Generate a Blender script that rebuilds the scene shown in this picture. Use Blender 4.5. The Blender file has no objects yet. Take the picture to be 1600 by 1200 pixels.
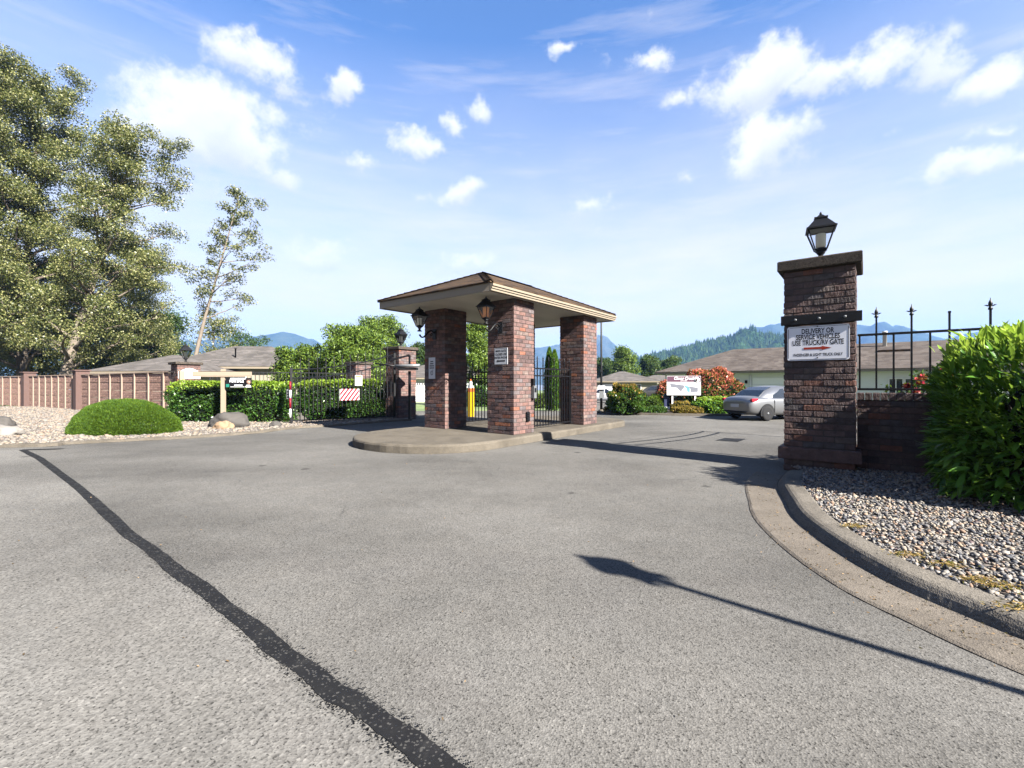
import bpy, bmesh, math, random
import numpy as np
from mathutils import Vector, Matrix

R = math.radians
random.seed(7)
rng = np.random.default_rng(7)
sc = bpy.context.scene
col = sc.collection

# ------------------------------------------------------------------ camera
H = 1.55                     # eye height
F = 711.0                    # focal length in pixels of the 1600 px wide photograph
cam_d = bpy.data.cameras.new("camera")
cam_d.sensor_width = 36.0
cam_d.lens = 16.0
cam_d.clip_start = 0.05
cam_d.clip_end = 20000
cam = bpy.data.objects.new("camera", cam_d)
cam.location = (0, 0, H)
cam.rotation_euler = (R(90), 0, 0)
col.objects.link(cam)
sc.camera = cam

# ------------------------------------------------------------------ sky, sun, exposure
SUN_EL, SUN_AZ = R(34), R(132.9)
EXPOSURE = 3.0
SKY_STRENGTH = 0.05
sc.view_settings.view_transform = 'Standard'
sc.view_settings.look = 'None'
sc.view_settings.exposure = EXPOSURE
sc.view_settings.gamma = 1.0
sc.view_settings.use_curve_mapping = False

world = bpy.data.worlds.new("World")
sc.world = world
world.use_nodes = True


def build_sky():
    nt = world.node_tree
    N, L = nt.nodes, nt.links
    bg = N['Background']
    sky = N.new('ShaderNodeTexSky')
    sky.sky_type = 'NISHITA'
    sky.sun_disc = False
    sky.sun_elevation = SUN_EL
    sky.sun_rotation = SUN_AZ
    sky.altitude = 0
    sky.air_density = 1.0
    sky.dust_density = 0.6
    sky.ozone_density = 2.2
    tc = N.new('ShaderNodeTexCoord')

    def math_(op, a, b=None, clamp=False):
        n = N.new('ShaderNodeMath'); n.operation = op; n.use_clamp = clamp
        for i, v in enumerate((a, b)):
            if v is None: continue
            if isinstance(v, (int, float)): n.inputs[i].default_value = v
            else: L.new(v, n.inputs[i])
        return n.outputs[0]

    def vmath(op, a, b=None, scale=None):
        n = N.new('ShaderNodeVectorMath'); n.operation = op
        for i, v in enumerate((a, b)):
            if v is None: continue
            if isinstance(v, tuple): n.inputs[i].default_value = v
            else: L.new(v, n.inputs[i])
        if scale is not None: n.inputs['Scale'].default_value = scale
        return n

    def noise(vec, scale, detail, rough=0.55):
        n = N.new('ShaderNodeTexNoise'); L.new(vec, n.inputs['Vector'])
        n.inputs['Scale'].default_value = scale; n.inputs['Detail'].default_value = detail
        n.inputs['Roughness'].default_value = rough
        return n

    d = tc.outputs['Generated']
    wob = noise(d, 7.0, 6)
    wobv = vmath('SUBTRACT', wob.outputs['Color'], (0.5, 0.5, 0.5)).outputs[0]
    wobs = vmath('SCALE', wobv, scale=0.11).outputs[0]
    dp0 = vmath('ADD', d, wobs).outputs[0]
    wob2 = noise(d, 24.0, 6)
    wob2v = vmath('SCALE', vmath('SUBTRACT', wob2.outputs['Color'], (0.5, 0.5, 0.5)).outputs[0], scale=0.05).outputs[0]
    dp = vmath('ADD', dp0, wob2v).outputs[0]
    # puffs seen over the gate: (azimuth px, elevation px, half width px, half height px, weight)
    puffs = [(330, 195, 125, 62, 1.0), (235, 185, 75, 40, .55), (410, 245, 55, 30, .5), (395, 95, 95, 36, .75), (330, 280, 42, 26, .5),
             (445, 272, 42, 22, .8), (537, 136, 26, 26, .8), (652, 229, 38, 24, .85), (570, 247, 28, 14, .6), (705, 293, 66, 22, .75),
             (705, 190, 24, 20, .5), (750, 175, 28, 26, .42), (920, 320, 36, 18, .6), (485, 398, 45, 28, .5), (725, 405, 46, 16, .5),
             (875, 76, 26, 18, .7), (1010, 78, 45, 16, .6), (1180, 120, 85, 60, .95), (1290, 130, 55, 30, .8), (1360, 100, 90, 34, .7),
             (1205, 228, 80, 40, 1.0), (1550, 118, 70, 30, .9), (1555, 200, 42, 20, .7), (1530, 252, 110, 24, .9), (1055, 148, 26, 16, .5),
             (1440, 110, 50, 24, .5), (285, 525, 40, 14, .9), (1063, 290, 26, 14, .35), (1380, 220, 24, 12, .3)]
    dens = None
    sw, sz = None, None
    for (px, py, hw, hh, wt) in puffs:
        c = Vector(((px - 800) / F, 1.0, (600 - py) / F))
        ln = c.length
        c.normalize()
        m = N.new('ShaderNodeMapping'); m.vector_type = 'TEXTURE'
        L.new(dp, m.inputs['Vector'])
        m.inputs['Location'].default_value = c
        m.inputs['Rotation'].default_value = c.to_track_quat('Y', 'Z').to_euler('XYZ')
        m.inputs['Scale'].default_value = (hw * 1.22 / F / ln, 0.5, hh * 1.32 / F / ln)
        ln_ = vmath('LENGTH', m.outputs[0]).outputs['Value']
        inv = math_('SUBTRACT', 1.0, ln_, clamp=True)
        inv = math_('MULTIPLY', inv, 1.45 * wt)
        spz = N.new('ShaderNodeSeparateXYZ'); L.new(m.outputs[0], spz.inputs[0])
        wz = math_('MULTIPLY', inv, spz.outputs['Z'])
        sw = inv if sw is None else math_('ADD', sw, inv)
        sz = wz if sz is None else math_('ADD', sz, wz)
        dens = inv if dens is None else math_('MAXIMUM', dens, inv)
    # scattered small clouds over the whole sky, stretched thin towards the horizon
    mp = N.new('ShaderNodeMapping'); L.new(dp, mp.inputs['Vector']); mp.inputs['Scale'].default_value = (1, 1, 1.9)
    gen = noise(mp.outputs[0], 5.5, 5)
    genm = N.new('ShaderNodeMapRange'); L.new(gen.outputs['Fac'], genm.inputs[0])
    genm.inputs[1].default_value = 0.60; genm.inputs[2].default_value = 0.85
    genm.inputs[3].default_value = 0.0; genm.inputs[4].default_value = 0.6
    dens = math_('MAXIMUM', dens, genm.outputs[0])
    fb = noise(d, 15.0, 10, 0.66)
    det = math_('MULTIPLY', math_('SUBTRACT', fb.outputs['Fac'], 0.5), 2.3)
    tot = math_('ADD', dens, det)
    cl = N.new('ShaderNodeMapRange'); cl.interpolation_type = 'SMOOTHSTEP'
    L.new(tot, cl.inputs[0]); cl.inputs[1].default_value = 0.10; cl.inputs[2].default_value = 0.85
    core = math_('MULTIPLY', cl.outputs[0], math_('MULTIPLY', dens, 5.0, clamp=True), clamp=True)
    core = math_('MULTIPLY', core, 0.96)
    # thin high veil, denser low down
    sep = N.new('ShaderNodeSeparateXYZ'); L.new(d, sep.inputs[0])
    mp2 = N.new('ShaderNodeMapping'); L.new(d, mp2.inputs['Vector'])
    mp2.inputs['Rotation'].default_value = (0.2, 0.35, 0.3); mp2.inputs['Scale'].default_value = (1.2, 1.2, 5.0)
    veil = noise(mp2.outputs[0], 2.2, 6, 0.6)
    low = N.new('ShaderNodeMapRange'); L.new(sep.outputs['Z'], low.inputs[0])
    low.inputs[1].default_value = 0.60; low.inputs[2].default_value = 0.17
    low.inputs[3].default_value = 0.0; low.inputs[4].default_value = 1.0
    vv = N.new('ShaderNodeMapRange'); L.new(veil.outputs['Fac'], vv.inputs[0])
    vv.inputs[1].default_value = 0.30; vv.inputs[2].default_value = 0.72
    vv.inputs[3].default_value = 0.68; vv.inputs[4].default_value = 1.15
    vl = math_('MULTIPLY', low.outputs[0], vv.outputs[0], clamp=True)
    # long wind-drawn streaks of high cloud
    mp3 = N.new('ShaderNodeMapping'); L.new(d, mp3.inputs['Vector'])
    mp3.inputs['Rotation'].default_value = (0.3, 0.55, 0.2); mp3.inputs['Scale'].default_value = (1.0, 1.0, 9.0)
    stk = noise(mp3.outputs[0], 3.0, 7, 0.62)
    sm = N.new('ShaderNodeMapRange'); L.new(stk.outputs['Fac'], sm.inputs[0])
    sm.inputs[1].default_value = 0.50; sm.inputs[2].default_value = 0.78; sm.inputs[3].default_value = 0.0; sm.inputs[4].default_value = 0.42
    vl = math_('SUBTRACT', 1.0, math_('MULTIPLY', math_('SUBTRACT', 1.0, vl), math_('SUBTRACT', 1.0, sm.outputs[0])), clamp=True)
    sh = noise(dp, 9.0, 3)
    ramp = N.new('ShaderNodeMix'); ramp.data_type = 'RGBA'
    rel = math_('DIVIDE', sz, math_('MAXIMUM', sw, 0.05))
    shd = N.new('ShaderNodeMapRange')
    L.new(math_('ADD', rel, math_('MULTIPLY', math_('SUBTRACT', sh.outputs['Fac'], 0.5), 0.9)), shd.inputs[0])
    shd.inputs[1].default_value = -0.5; shd.inputs[2].default_value = 0.12
    L.new(shd.outputs[0], ramp.inputs['Factor'])
    ramp.inputs['A'].default_value = (2.05, 2.15, 2.38, 1); ramp.inputs['B'].default_value = (2.85, 2.85, 2.87, 1)
    mix = N.new('ShaderNodeMix'); mix.data_type = 'RGBA'
    tint = N.new('ShaderNodeMix'); tint.data_type = 'RGBA'; tint.blend_type = 'MULTIPLY'
    tint.inputs['Factor'].default_value = 1.0
    L.new(sky.outputs[0], tint.inputs['A']); tint.inputs['B'].default_value = (.365, .515, .715, 1)
    mv = N.new('ShaderNodeMix'); mv.data_type = 'RGBA'
    L.new(vl, mv.inputs['Factor']); L.new(tint.outputs['Result'], mv.inputs['A']); mv.inputs['B'].default_value = (2.78, 2.62, 2.6, 1)
    L.new(core, mix.inputs['Factor']); L.new(mv.outputs['Result'], mix.inputs['A']); L.new(ramp.outputs['Result'], mix.inputs['B'])
    L.new(mix.outputs['Result'], bg.inputs['Color'])
    bg.inputs['Strength'].default_value = SKY_STRENGTH


build_sky()

sun_d = bpy.data.lights.new("sun", 'SUN')
sun_d.energy = 5.0
sun_d.angle = R(0.53)
sun_d.color = (1.0, 0.955, 0.88)
sun = bpy.data.objects.new("sun", sun_d)
sdir = Vector((math.sin(SUN_AZ) * math.cos(SUN_EL), math.cos(SUN_AZ) * math.cos(SUN_EL), math.sin(SUN_EL)))
sun.rotation_euler = (-sdir).to_track_quat('-Z', 'Y').to_euler()
sun.location = (20, -20, 30)
col.objects.link(sun)

# ------------------------------------------------------------------ helpers


def gz(y):
    """the land falls away a little beyond the entrance"""
    return -max(0.0, y - 24.0) * 0.013


def G(px, py, z=0.0):
    """the place on the level z that the photograph shows at this pixel"""
    Z = (H - z) * F / (py - 600.0)
    return Vector(((px - 800.0) / F * Z, Z, z))


def at(px, Z, z=0.0):
    return Vector(((px - 800.0) / F * Z, Z, z))


def hz(py, Z):
    """height of something at distance Z seen at row py"""
    return H + (600.0 - py) / F * Z


ANG = R(52)
A = Vector((math.cos(ANG), math.sin(ANG), 0))
B = Vector((-math.sin(ANG), math.cos(ANG), 0))
P0 = Vector((0.05, 12.0, 0))


def LK(a, b, z=0.0):
    return P0 + A * a + B * b + Vector((0, 0, z))


def props(o, label=None, cat=None, group=None, kind=None):
    if label: o['label'] = label
    if cat: o['category'] = cat
    if group: o['group'] = group
    if kind: o['kind'] = kind
    return o


def thing(name, label, cat, loc=(0, 0, 0), rz=0.0, group=None):
    o = bpy.data.objects.new(name, None)
    o.empty_display_size = 0.2
    o.location = loc
    o.rotation_euler = (0, 0, rz)
    col.objects.link(o)
    return props(o, label, cat, group)


def link(name, me, parent=None, loc=None, rot=None):
    o = bpy.data.objects.new(name, me)
    col.objects.link(o)
    if parent is not None: o.parent = parent
    if loc is not None: o.location = loc
    if rot is not None: o.rotation_euler = rot
    return o


class MB:
    def __init__(s):
        s.v, s.f, s.smooth = [], [], []

    def add(s, verts, faces, smooth=False):
        n = len(s.v)
        s.v += [tuple(p) for p in verts]
        s.f += [tuple(i + n for i in f) for f in faces]
        s.smooth += [smooth] * len(faces)
        return s

    def box(s, x0, x1, y0, y1, z0, z1):
        v = [(x0, y0, z0), (x1, y0, z0), (x1, y1, z0), (x0, y1, z0), (x0, y0, z1), (x1, y0, z1), (x1, y1, z1), (x0, y1, z1)]
        return s.add(v, [(0, 3, 2, 1), (4, 5, 6, 7), (0, 1, 5, 4), (1, 2, 6, 5), (2, 3, 7, 6), (3, 0, 4, 7)])

    def bbox(s, x0, x1, y0, y1, z0, z1, b=0.006):
        """box with chamfered vertical and horizontal edges"""
        def ring(ix, iy, z):
            return [(x0 + ix, y0 + iy, z), (x1 - ix, y0 + iy, z), (x1 - ix, y1 - iy, z), (x0 + ix, y1 - iy, z)]
        v = ring(b, b, z0) + ring(0, 0, z0 + b) + ring(0, 0, z1 - b) + ring(b, b, z1)
        f = [(3, 2, 1, 0), (12, 13, 14, 15)]
        for k in range(3):
            for i in range(4):
                j = (i + 1) % 4
                f.append((k * 4 + i, k * 4 + j, k * 4 + 4 + j, k * 4 + 4 + i))
        return s.add(v, f)

    def lathe(s, prof, n=16, c=(0, 0, 0), axis='z', smooth=True, caps=True):
        v, f = [], []
        for (r, h) in prof:
            for i in range(n):
                t = 2 * math.pi * i / n
                p = (r * math.cos(t), r * math.sin(t), h)
                if axis == 'y': p = (p[0], p[2], p[1])
                if axis == 'x': p = (p[2], p[0], p[1])
                v.append((p[0] + c[0], p[1] + c[1], p[2] + c[2]))
        for k in range(len(prof) - 1):
            for i in range(n):
                j = (i + 1) % n
                f.append((k * n + i, k * n + j, (k + 1) * n + j, (k + 1) * n + i))
        if caps:
            f.append(tuple(range(n - 1, -1, -1)))
            f.append(tuple((len(prof) - 1) * n + i for i in range(n)))
        return s.add(v, f, smooth)

    def frustum(s, x, y, z0, z1, h0, h1):
        """square tapered block"""
        v = [(x + a * h0, y + b * h0, z0) for a, b in ((-1, -1), (1, -1), (1, 1), (-1, 1))] + \
            [(x + a * h1, y + b * h1, z1) for a, b in ((-1, -1), (1, -1), (1, 1), (-1, 1))]
        return s.add(v, [(0, 3, 2, 1), (4, 5, 6, 7), (0, 1, 5, 4), (1, 2, 6, 5), (2, 3, 7, 6), (3, 0, 4, 7)])

    def tube(s, pts, radii, n=6, smooth=True, caps=True):
        pts = [Vector(p) for p in pts]
        if isinstance(radii, (int, float)): radii = [radii] * len(pts)
        v, f = [], []
        up = Vector((0.13, 0.21, 1)).normalized()
        for i, p in enumerate(pts):
            t = (pts[min(i + 1, len(pts) - 1)] - pts[max(i - 1, 0)])
            if t.length < 1e-9: t = Vector((0, 0, 1))
            t.normalize()
            u = t.cross(up)
            if u.length < 1e-3: u = t.cross(Vector((1, 0, 0)))
            u.normalize()
            w = u.cross(t)
            for k in range(n):
                a = 2 * math.pi * k / n + math.pi / n
                v.append(tuple(p + (u * math.cos(a) + w * math.sin(a)) * radii[i]))
        for i in range(len(pts) - 1):
            for k in range(n):
                j = (k + 1) % n
                f.append((i * n + k, i * n + j, (i + 1) * n + j, (i + 1) * n + k))
        if caps:
            f.append(tuple(range(n - 1, -1, -1)))
            f.append(tuple((len(pts) - 1) * n + k for k in range(n)))
        return s.add(v, f, smooth)

    def prism(s, poly, z0, z1):
        n = len(poly)
        v = [(p[0], p[1], z0) for p in poly] + [(p[0], p[1], z1) for p in poly]
        f = [tuple(range(n - 1, -1, -1)), tuple(range(n, 2 * n))]
        for i in range(n):
            j = (i + 1) % n
            f.append((i, j, n + j, n + i))
        return s.add(v, f)

    def plate(s, poly, y0, y1):
        """a flat outline in the x-z plane with thickness along y"""
        n = len(poly)
        v = [(p[0], y0, p[1]) for p in poly] + [(p[0], y1, p[1]) for p in poly]
        f = [tuple(range(n)), tuple(range(2 * n - 1, n - 1, -1))]
        for i in range(n):
            j = (i + 1) % n
            f.append((j, i, n + i, n + j))
        return s.add(v, f)

    def mesh(s, name, mat):
        me = bpy.data.meshes.new(name)
        me.from_pydata(s.v, [], s.f)
        me.polygons.foreach_set('use_smooth', s.smooth)
        if mat is not None: me.materials.append(mat)
        me.update()
        return me

    def build(s, name, mat, parent=None, loc=None, rot=None):
        return link(name, s.mesh(name, mat), parent, loc, rot)


def fix_normals(o):
    bm = bmesh.new(); bm.from_mesh(o.data)
    bmesh.ops.recalc_face_normals(bm, faces=bm.faces)
    bm.to_mesh(o.data); bm.free()
    return o


def quads_mesh(name, V, mat, smooth=False):
    """V: (n,4,3) array of leaf quads"""
    n = len(V)
    me = bpy.data.meshes.new(name)
    me.vertices.add(n * 4)
    me.vertices.foreach_set('co', np.asarray(V, dtype=np.float32).reshape(-1))
    me.loops.add(n * 4)
    me.loops.foreach_set('vertex_index', np.arange(n * 4, dtype=np.int32))
    me.polygons.add(n)
    me.polygons.foreach_set('loop_start', np.arange(0, n * 4, 4, dtype=np.int32))
    me.update(calc_edges=True)
    me.materials.append(mat)
    return me


def unit(v):
    return v / np.maximum(np.linalg.norm(v, axis=1, keepdims=True), 1e-9)


def leaves(C, D, L, W, fold=0.18):
    """leaf blades at C pointing along D; returns (n,4,3)"""
    n = len(C)
    D = unit(D)
    S = unit(np.cross(D, rng.normal(size=(n, 3))))
    Nn = np.cross(D, S)
    L = np.broadcast_to(L, (n,))[:, None] * rng.uniform(.7, 1.25, (n, 1))
    W = np.broadcast_to(W, (n,))[:, None] * rng.uniform(.75, 1.2, (n, 1))
    a = C - D * L * .5
    c = C + D * L * .5 - Nn * L * .1
    b = C + S * W * .5 + Nn * W * fold
    d = C - S * W * .5 + Nn * W * fold
    return np.stack([a, b, c, d], axis=1)


def text_mesh(txt, size, mat, name, parent, x, z, y=-0.002, align='CENTER', sx=1.0, shear=0.0, bold=0.0):
    cu = bpy.data.curves.new('lettering', 'FONT')
    cu.body = txt
    cu.size = size
    cu.align_x = align
    cu.align_y = 'CENTER'
    cu.shear = shear
    cu.offset = bold
    cu.resolution_u = 3
    tmp = bpy.data.objects.new('lettering', cu)
    me = bpy.data.meshes.new_from_object(tmp)
    me.name = name
    for v in me.vertices:
        v.co = (v.co.x * sx, -v.co.z, v.co.y)
    me.materials.clear()
    me.materials.append(mat)
    bpy.data.objects.remove(tmp)
    bpy.data.curves.remove(cu)
    return link(name, me, parent, (x, y, z))


# ------------------------------------------------------------------ materials
class NT:
    def __init__(s, name):
        s.m = bpy.data.materials.new(name)
        s.m.use_nodes = True
        s.N, s.L = s.m.node_tree.nodes, s.m.node_tree.links
        s.b = s.N['Principled BSDF']
        s.out = s.N['Material Output']

    def set(s, k, v):
        if hasattr(v, 'links'): s.L.new(v, s.b.inputs[k])
        else: s.b.inputs[k].default_value = v

    def node(s, t, **kw):
        n = s.N.new(t)
        for k, v in kw.items():
            if k in n.inputs:
                if hasattr(v, 'links'): s.L.new(v, n.inputs[k])
                else: n.inputs[k].default_value = v
            else:
                setattr(n, k, v)
        return n

    def coord(s, which='Object', scale=None, rot=None):
        o = s.N.new('ShaderNodeTexCoord').outputs[which]
        if scale or rot:
            m = s.node('ShaderNodeMapping', Vector=o)
            if scale: m.inputs['Scale'].default_value = scale
            if rot: m.inputs['Rotation'].default_value = rot
            o = m.outputs[0]
        return o

    def noise(s, vec, scale, detail=4, rough=.55):
        return s.node('ShaderNodeTexNoise', Vector=vec, Scale=scale, Detail=detail, Roughness=rough).outputs['Fac']

    def ramp(s, fac, stops, interp='LINEAR'):
        n = s.N.new('ShaderNodeValToRGB')
        s.L.new(fac, n.inputs[0])
        e = n.color_ramp.elements
        n.color_ramp.interpolation = interp
        while len(e) < len(stops): e.new(0.5)
        for i, (p, c) in enumerate(stops):
            e[i].position = p
            e[i].color = (c, c, c, 1) if isinstance(c, (int, float)) else (*c, 1)
        return n.outputs['Color']

    def mix(s, fac, a, b, blend='MIX'):
        n = s.N.new('ShaderNodeMix'); n.data_type = 'RGBA'; n.blend_type = blend
        for k, v in (('Factor', fac), ('A', a), ('B', b)):
            i = n.inputs[0] if k == 'Factor' else n.inputs[6 if k == 'A' else 7]
            if hasattr(v, 'links'): s.L.new(v, i)
            elif isinstance(v, (int, float)): i.default_value = v
            else: i.default_value = (*v, 1)
        return n.outputs[2]

    def math(s, op, a, b=0.0, clamp=False):
        n = s.N.new('ShaderNodeMath'); n.operation = op; n.use_clamp = clamp
        for i, v in enumerate((a, b)):
            if hasattr(v, 'links'): s.L.new(v, n.inputs[i])
            else: n.inputs[i].default_value = v
        return n.outputs[0]

    def bump(s, h, strength, dist, normal=None):
        n = s.node('ShaderNodeBump', Height=h, Strength=strength, Distance=dist)
        if normal is not None: s.L.new(normal, n.inputs['Normal'])
        s.L.new(n.outputs[0], s.b.inputs['Normal'])
        return n.outputs[0]

    def rnd(s):
        a = s.N.new('ShaderNodeObjectInfo').outputs['Random']
        b = s.N.new('ShaderNodeNewGeometry').outputs['Random Per Island']
        return s.math('FRACT', s.math('ADD', s.math('MULTIPLY', a, 7.31), b))


def plain(name, c, rough=.6, metal=0.0, var=.12, scale=6.0, bump=0.0, spec=.15, k=.31):
    t = NT(name)
    c = tuple(x * k for x in c)
    v = t.coord()
    n = t.noise(v, scale, 5)
    t.set('Base Color', t.mix(n, tuple(x * (1 - var) for x in c), tuple(min(1, x * (1 + var)) for x in c)))
    t.set('Roughness', rough); t.set('Metallic', metal); t.set('Specular IOR Level', spec)
    if bump: t.bump(t.noise(v, scale * 8, 4), bump, .01)
    return t.m


def foliage(name, c_dark, c_mid, c_lite, trans=.35, rough=.5, spec=.35):
    t = NT(name)
    r = t.N.new('ShaderNodeNewGeometry').outputs['Random Per Island']
    n = t.noise(t.coord(), .9, 3)
    f = t.math('ADD', t.math('MULTIPLY', r, .75), t.math('MULTIPLY', n, .35))
    c_dark, c_mid, c_lite = (tuple(x * .62 for x in q) for q in (c_dark, c_mid, c_lite))
    c = t.ramp(f, [(0.1, c_dark), (0.55, c_mid), (0.95, c_lite)])
    t.set('Base Color', c); t.set('Roughness', rough); t.set('Specular IOR Level', spec * .5)
    tr = t.node('ShaderNodeBsdfTranslucent')
    t.L.new(t.mix(.5, c, (.16, .21, .025)), tr.inputs['Color'])
    mx = t.node('ShaderNodeMixShader'); mx.inputs[0].default_value = trans
    t.L.new(t.b.outputs[0], mx.inputs[1]); t.L.new(tr.outputs[0], mx.inputs[2])
    t.L.new(mx.outputs[0], t.out.inputs['Surface'])
    return t.m


def make_asphalt(name, tone, coarse):
    t = NT(name)
    v = t.coord()
    st = t.node('ShaderNodeTexVoronoi', Vector=v, Scale=coarse)
    cell = t.ramp(st.outputs['Color'], [(0, .42), (.16, .72), (.5, 1.0), (.85, 1.22), (1, 1.6)])
    dark = t.ramp(t.noise(v, coarse * .8, 3, .7), [(.36, .22), (.44, 1.0)])
    big = t.ramp(t.noise(v, .35, 5, .6), [(.28, .70), (.5, .98), (.72, 1.16)])
    mid = t.ramp(t.noise(v, 4.0, 5, .65), [(.3, .92), (.7, 1.06)])
    tint = t.mix(t.noise(v, 2.2, 3), (tone * 1.0, tone * .965, tone * .90), (tone * 1.04, tone * .975, tone * .88))
    c = t.mix(1.0, tint, cell, 'MULTIPLY')
    c = t.mix(1.0, c, dark, 'MULTIPLY')
    c = t.mix(1.0, c, big, 'MULTIPLY')
    c = t.mix(1.0, c, mid, 'MULTIPLY')
    # polished wheel lanes, oil drips and hairline cracks
    lane = t.ramp(t.noise(t.coord('Object', (.16, .5, 1), (0, 0, .9)), 1.0, 3, .5), [(.36, .80), (.58, 1.05)])
    c = t.mix(1.0, c, lane, 'MULTIPLY')
    oil = t.node('ShaderNodeTexVoronoi', Vector=v, Scale=.9)
    spot = t.math('ADD', oil.outputs['Distance'], t.math('MULTIPLY', t.noise(v, 9, 4, .7), .16))
    c = t.mix(1.0, c, t.ramp(spot, [(.115, .45), (.17, 1.0)]), 'MULTIPLY')
    wv_ = t.node('ShaderNodeVectorMath', operation='ADD')
    t.L.new(v, wv_.inputs[0])
    nz_ = t.node('ShaderNodeTexNoise', Vector=v, Scale=2.5, Detail=5)
    sc_ = t.node('ShaderNodeVectorMath', operation='SCALE'); t.L.new(nz_.outputs['Color'], sc_.inputs[0]); sc_.inputs['Scale'].default_value = .35
    t.L.new(sc_.outputs[0], wv_.inputs[1])
    ck = t.node('ShaderNodeTexVoronoi', Vector=wv_.outputs[0], Scale=.33, feature='DISTANCE_TO_EDGE')
    ckm = t.ramp(ck.outputs['Distance'], [(.0012, 1.0), (.004, 0.0)])
    ckm = t.math('MULTIPLY', ckm, t.ramp(t.noise(v, .45, 2), [(.52, 0.0), (.62, .55)]))
    c = t.mix(ckm, c, (.02, .02, .02))
    t.set('Base Color', c); t.set('Roughness', .9); t.set('Specular IOR Level', .08)
    t.bump(st.outputs['Distance'], .55, .004)
    return t.m


def make_concrete(name, c, agg, speck=.5, stain=.35):
    t = NT(name)
    v = t.coord()
    c = tuple(x * .215 for x in c)
    st = t.node('ShaderNodeTexVoronoi', Vector=v, Scale=agg)
    cell = t.ramp(st.outputs['Color'], [(0, 1 - speck), (.3, 1 - speck * .3), (.7, 1.02), (1, 1 + speck * .5)])
    pat = t.ramp(t.noise(v, 1.7, 6, .65), [(.3, 1 - stain), (.6, 1.0), (.8, 1.08)])
    cc = t.mix(1.0, t.mix(1.0, c, cell, 'MULTIPLY'), pat, 'MULTIPLY')
    t.set('Base Color', cc); t.set('Roughness', .9); t.set('Specular IOR Level', .08)
    t.bump(t.math('ADD', st.outputs['Distance'], t.noise(v, agg * .3, 4)), .5, .005)
    return t.m


def make_brick(name, rough_face):
    t = NT(name)
    r = t.rnd()
    v = t.coord()
    geo = t.N.new('ShaderNodeNewGeometry').outputs['Position']
    c = t.ramp(r, [(0, (.112, .078, .075)), (.14, (.165, .104, .095)), (.40, (.190, .122, .110)), (.60, (.150, .124, .124)),
                   (.72, (.205, .118, .100)), (.86, (.195, .145, .128)), (.955, (.26, .112, .076)), (.985, (.34, .145, .085))], 'CONSTANT')
    kk = .62 if rough_face else 1.0
    n = t.noise(geo, 9.0, 5, .65)
    n2 = t.noise(geo, 45.0, 4, .6)
    c = t.mix(1.0, c, t.ramp(n, [(.25, .25 * kk), (.5, .42 * kk), (.75, .62 * kk)]), 'MULTIPLY')
    c = t.mix(t.ramp(n2, [(.62, 0.0), (.80, .28)]), c, (.17, .145, .13))
    t.set('Base Color', c)
    t.set('Roughness', .62 if rough_face else .78)
    t.set('Specular IOR Level', .2 if rough_face else .06)
    if rough_face:
        m = t.node('ShaderNodeMapping', Vector=geo)
        m.inputs['Rotation'].default_value = (.5, .75, .2)
        m.inputs['Scale'].default_value = (30, 30, 11)
        s1 = t.noise(m.outputs[0], 1.0, 4, .6)
        h = t.ramp(s1, [(.35, 0), (.62, 1)])
        t.bump(t.math('ADD', h, t.math('MULTIPLY', n2, .5)), .8, .008)
    else:
        m = t.node('ShaderNodeMapping', Vector=geo)
        m.inputs['Scale'].default_value = (14, 14, 60)
        t.bump(t.math('ADD', t.noise(m.outputs[0], 1.0, 4), n2), .7, .008)
    return t.m


def make_shingle(name, c0, c1, c2, scale=1.0):
    t = NT(name)
    v = t.coord('Object')
    sep = t.node('ShaderNodeSeparateXYZ', Vector=v)
    row = t.math('MULTIPLY', sep.outputs['Z'], 17.0 * scale)
    rowi = t.math('FLOOR', row)
    # each row breaks into tabs of uneven tone
    comb = t.node('ShaderNodeCombineXYZ', X=t.math('MULTIPLY', sep.outputs['X'], 3.2 * scale), Y=t.math('MULTIPLY', sep.outputs['Y'], 3.2 * scale), Z=t.math('MULTIPLY', rowi, 3.7))
    tab = t.node('ShaderNodeTexVoronoi', Vector=comb.outputs[0], Scale=1.0).outputs['Color']
    c = t.ramp(t.node('ShaderNodeSeparateColor', Color=tab).outputs[0], [(0, c0), (.5, c1), (1, c2)])
    c = t.mix(1.0, c, t.ramp(t.noise(v, .8, 4), [(.3, .21), (.7, .30)]), 'MULTIPLY')
    c = t.mix(1.0, c, t.ramp(t.noise(v, 60, 2), [(.3, .8), (.7, 1.2)]), 'MULTIPLY')
    edge = t.ramp(t.math('FRACT', row), [(0, .55), (.14, 1.0)])
    c = t.mix(1.0, c, edge, 'MULTIPLY')
    t.set('Base Color', c); t.set('Roughness', .93); t.set('Specular IOR Level', .06)
    t.bump(t.math('ADD', t.math('FRACT', row), t.math('MULTIPLY', t.noise(v, 60, 2), .4)), .5, .012)
    return t.m


def make_pebble(name, warm=0.0):
    t = NT(name)
    r = t.N.new('ShaderNodeNewGeometry').outputs['Random Per Island']
    c = t.ramp(r, [(0, (.10, .105, .12)), (.16, (.36, .33, .29)), (.34, (.22, .21, .21)), (.46, (.50, .42, .33)), (.58, (.48, .44, .39)),
                   (.70, (.40, .27, .19)), (.80, (.30, .29, .29)), (.90, (.52, .41, .30)), (.97, (.23, .17, .17))], 'CONSTANT')
    n = t.noise(t.coord(), 40, 3)
    c = t.mix(1.0, c, t.ramp(n, [(.3, .26), (.7, .37)]), 'MULTIPLY')
    if warm: c = t.mix(warm, c, (.095, .078, .060))
    t.set('Base Color', c); t.set('Roughness', .72); t.set('Specular IOR Level', .12)
    return t.m


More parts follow.
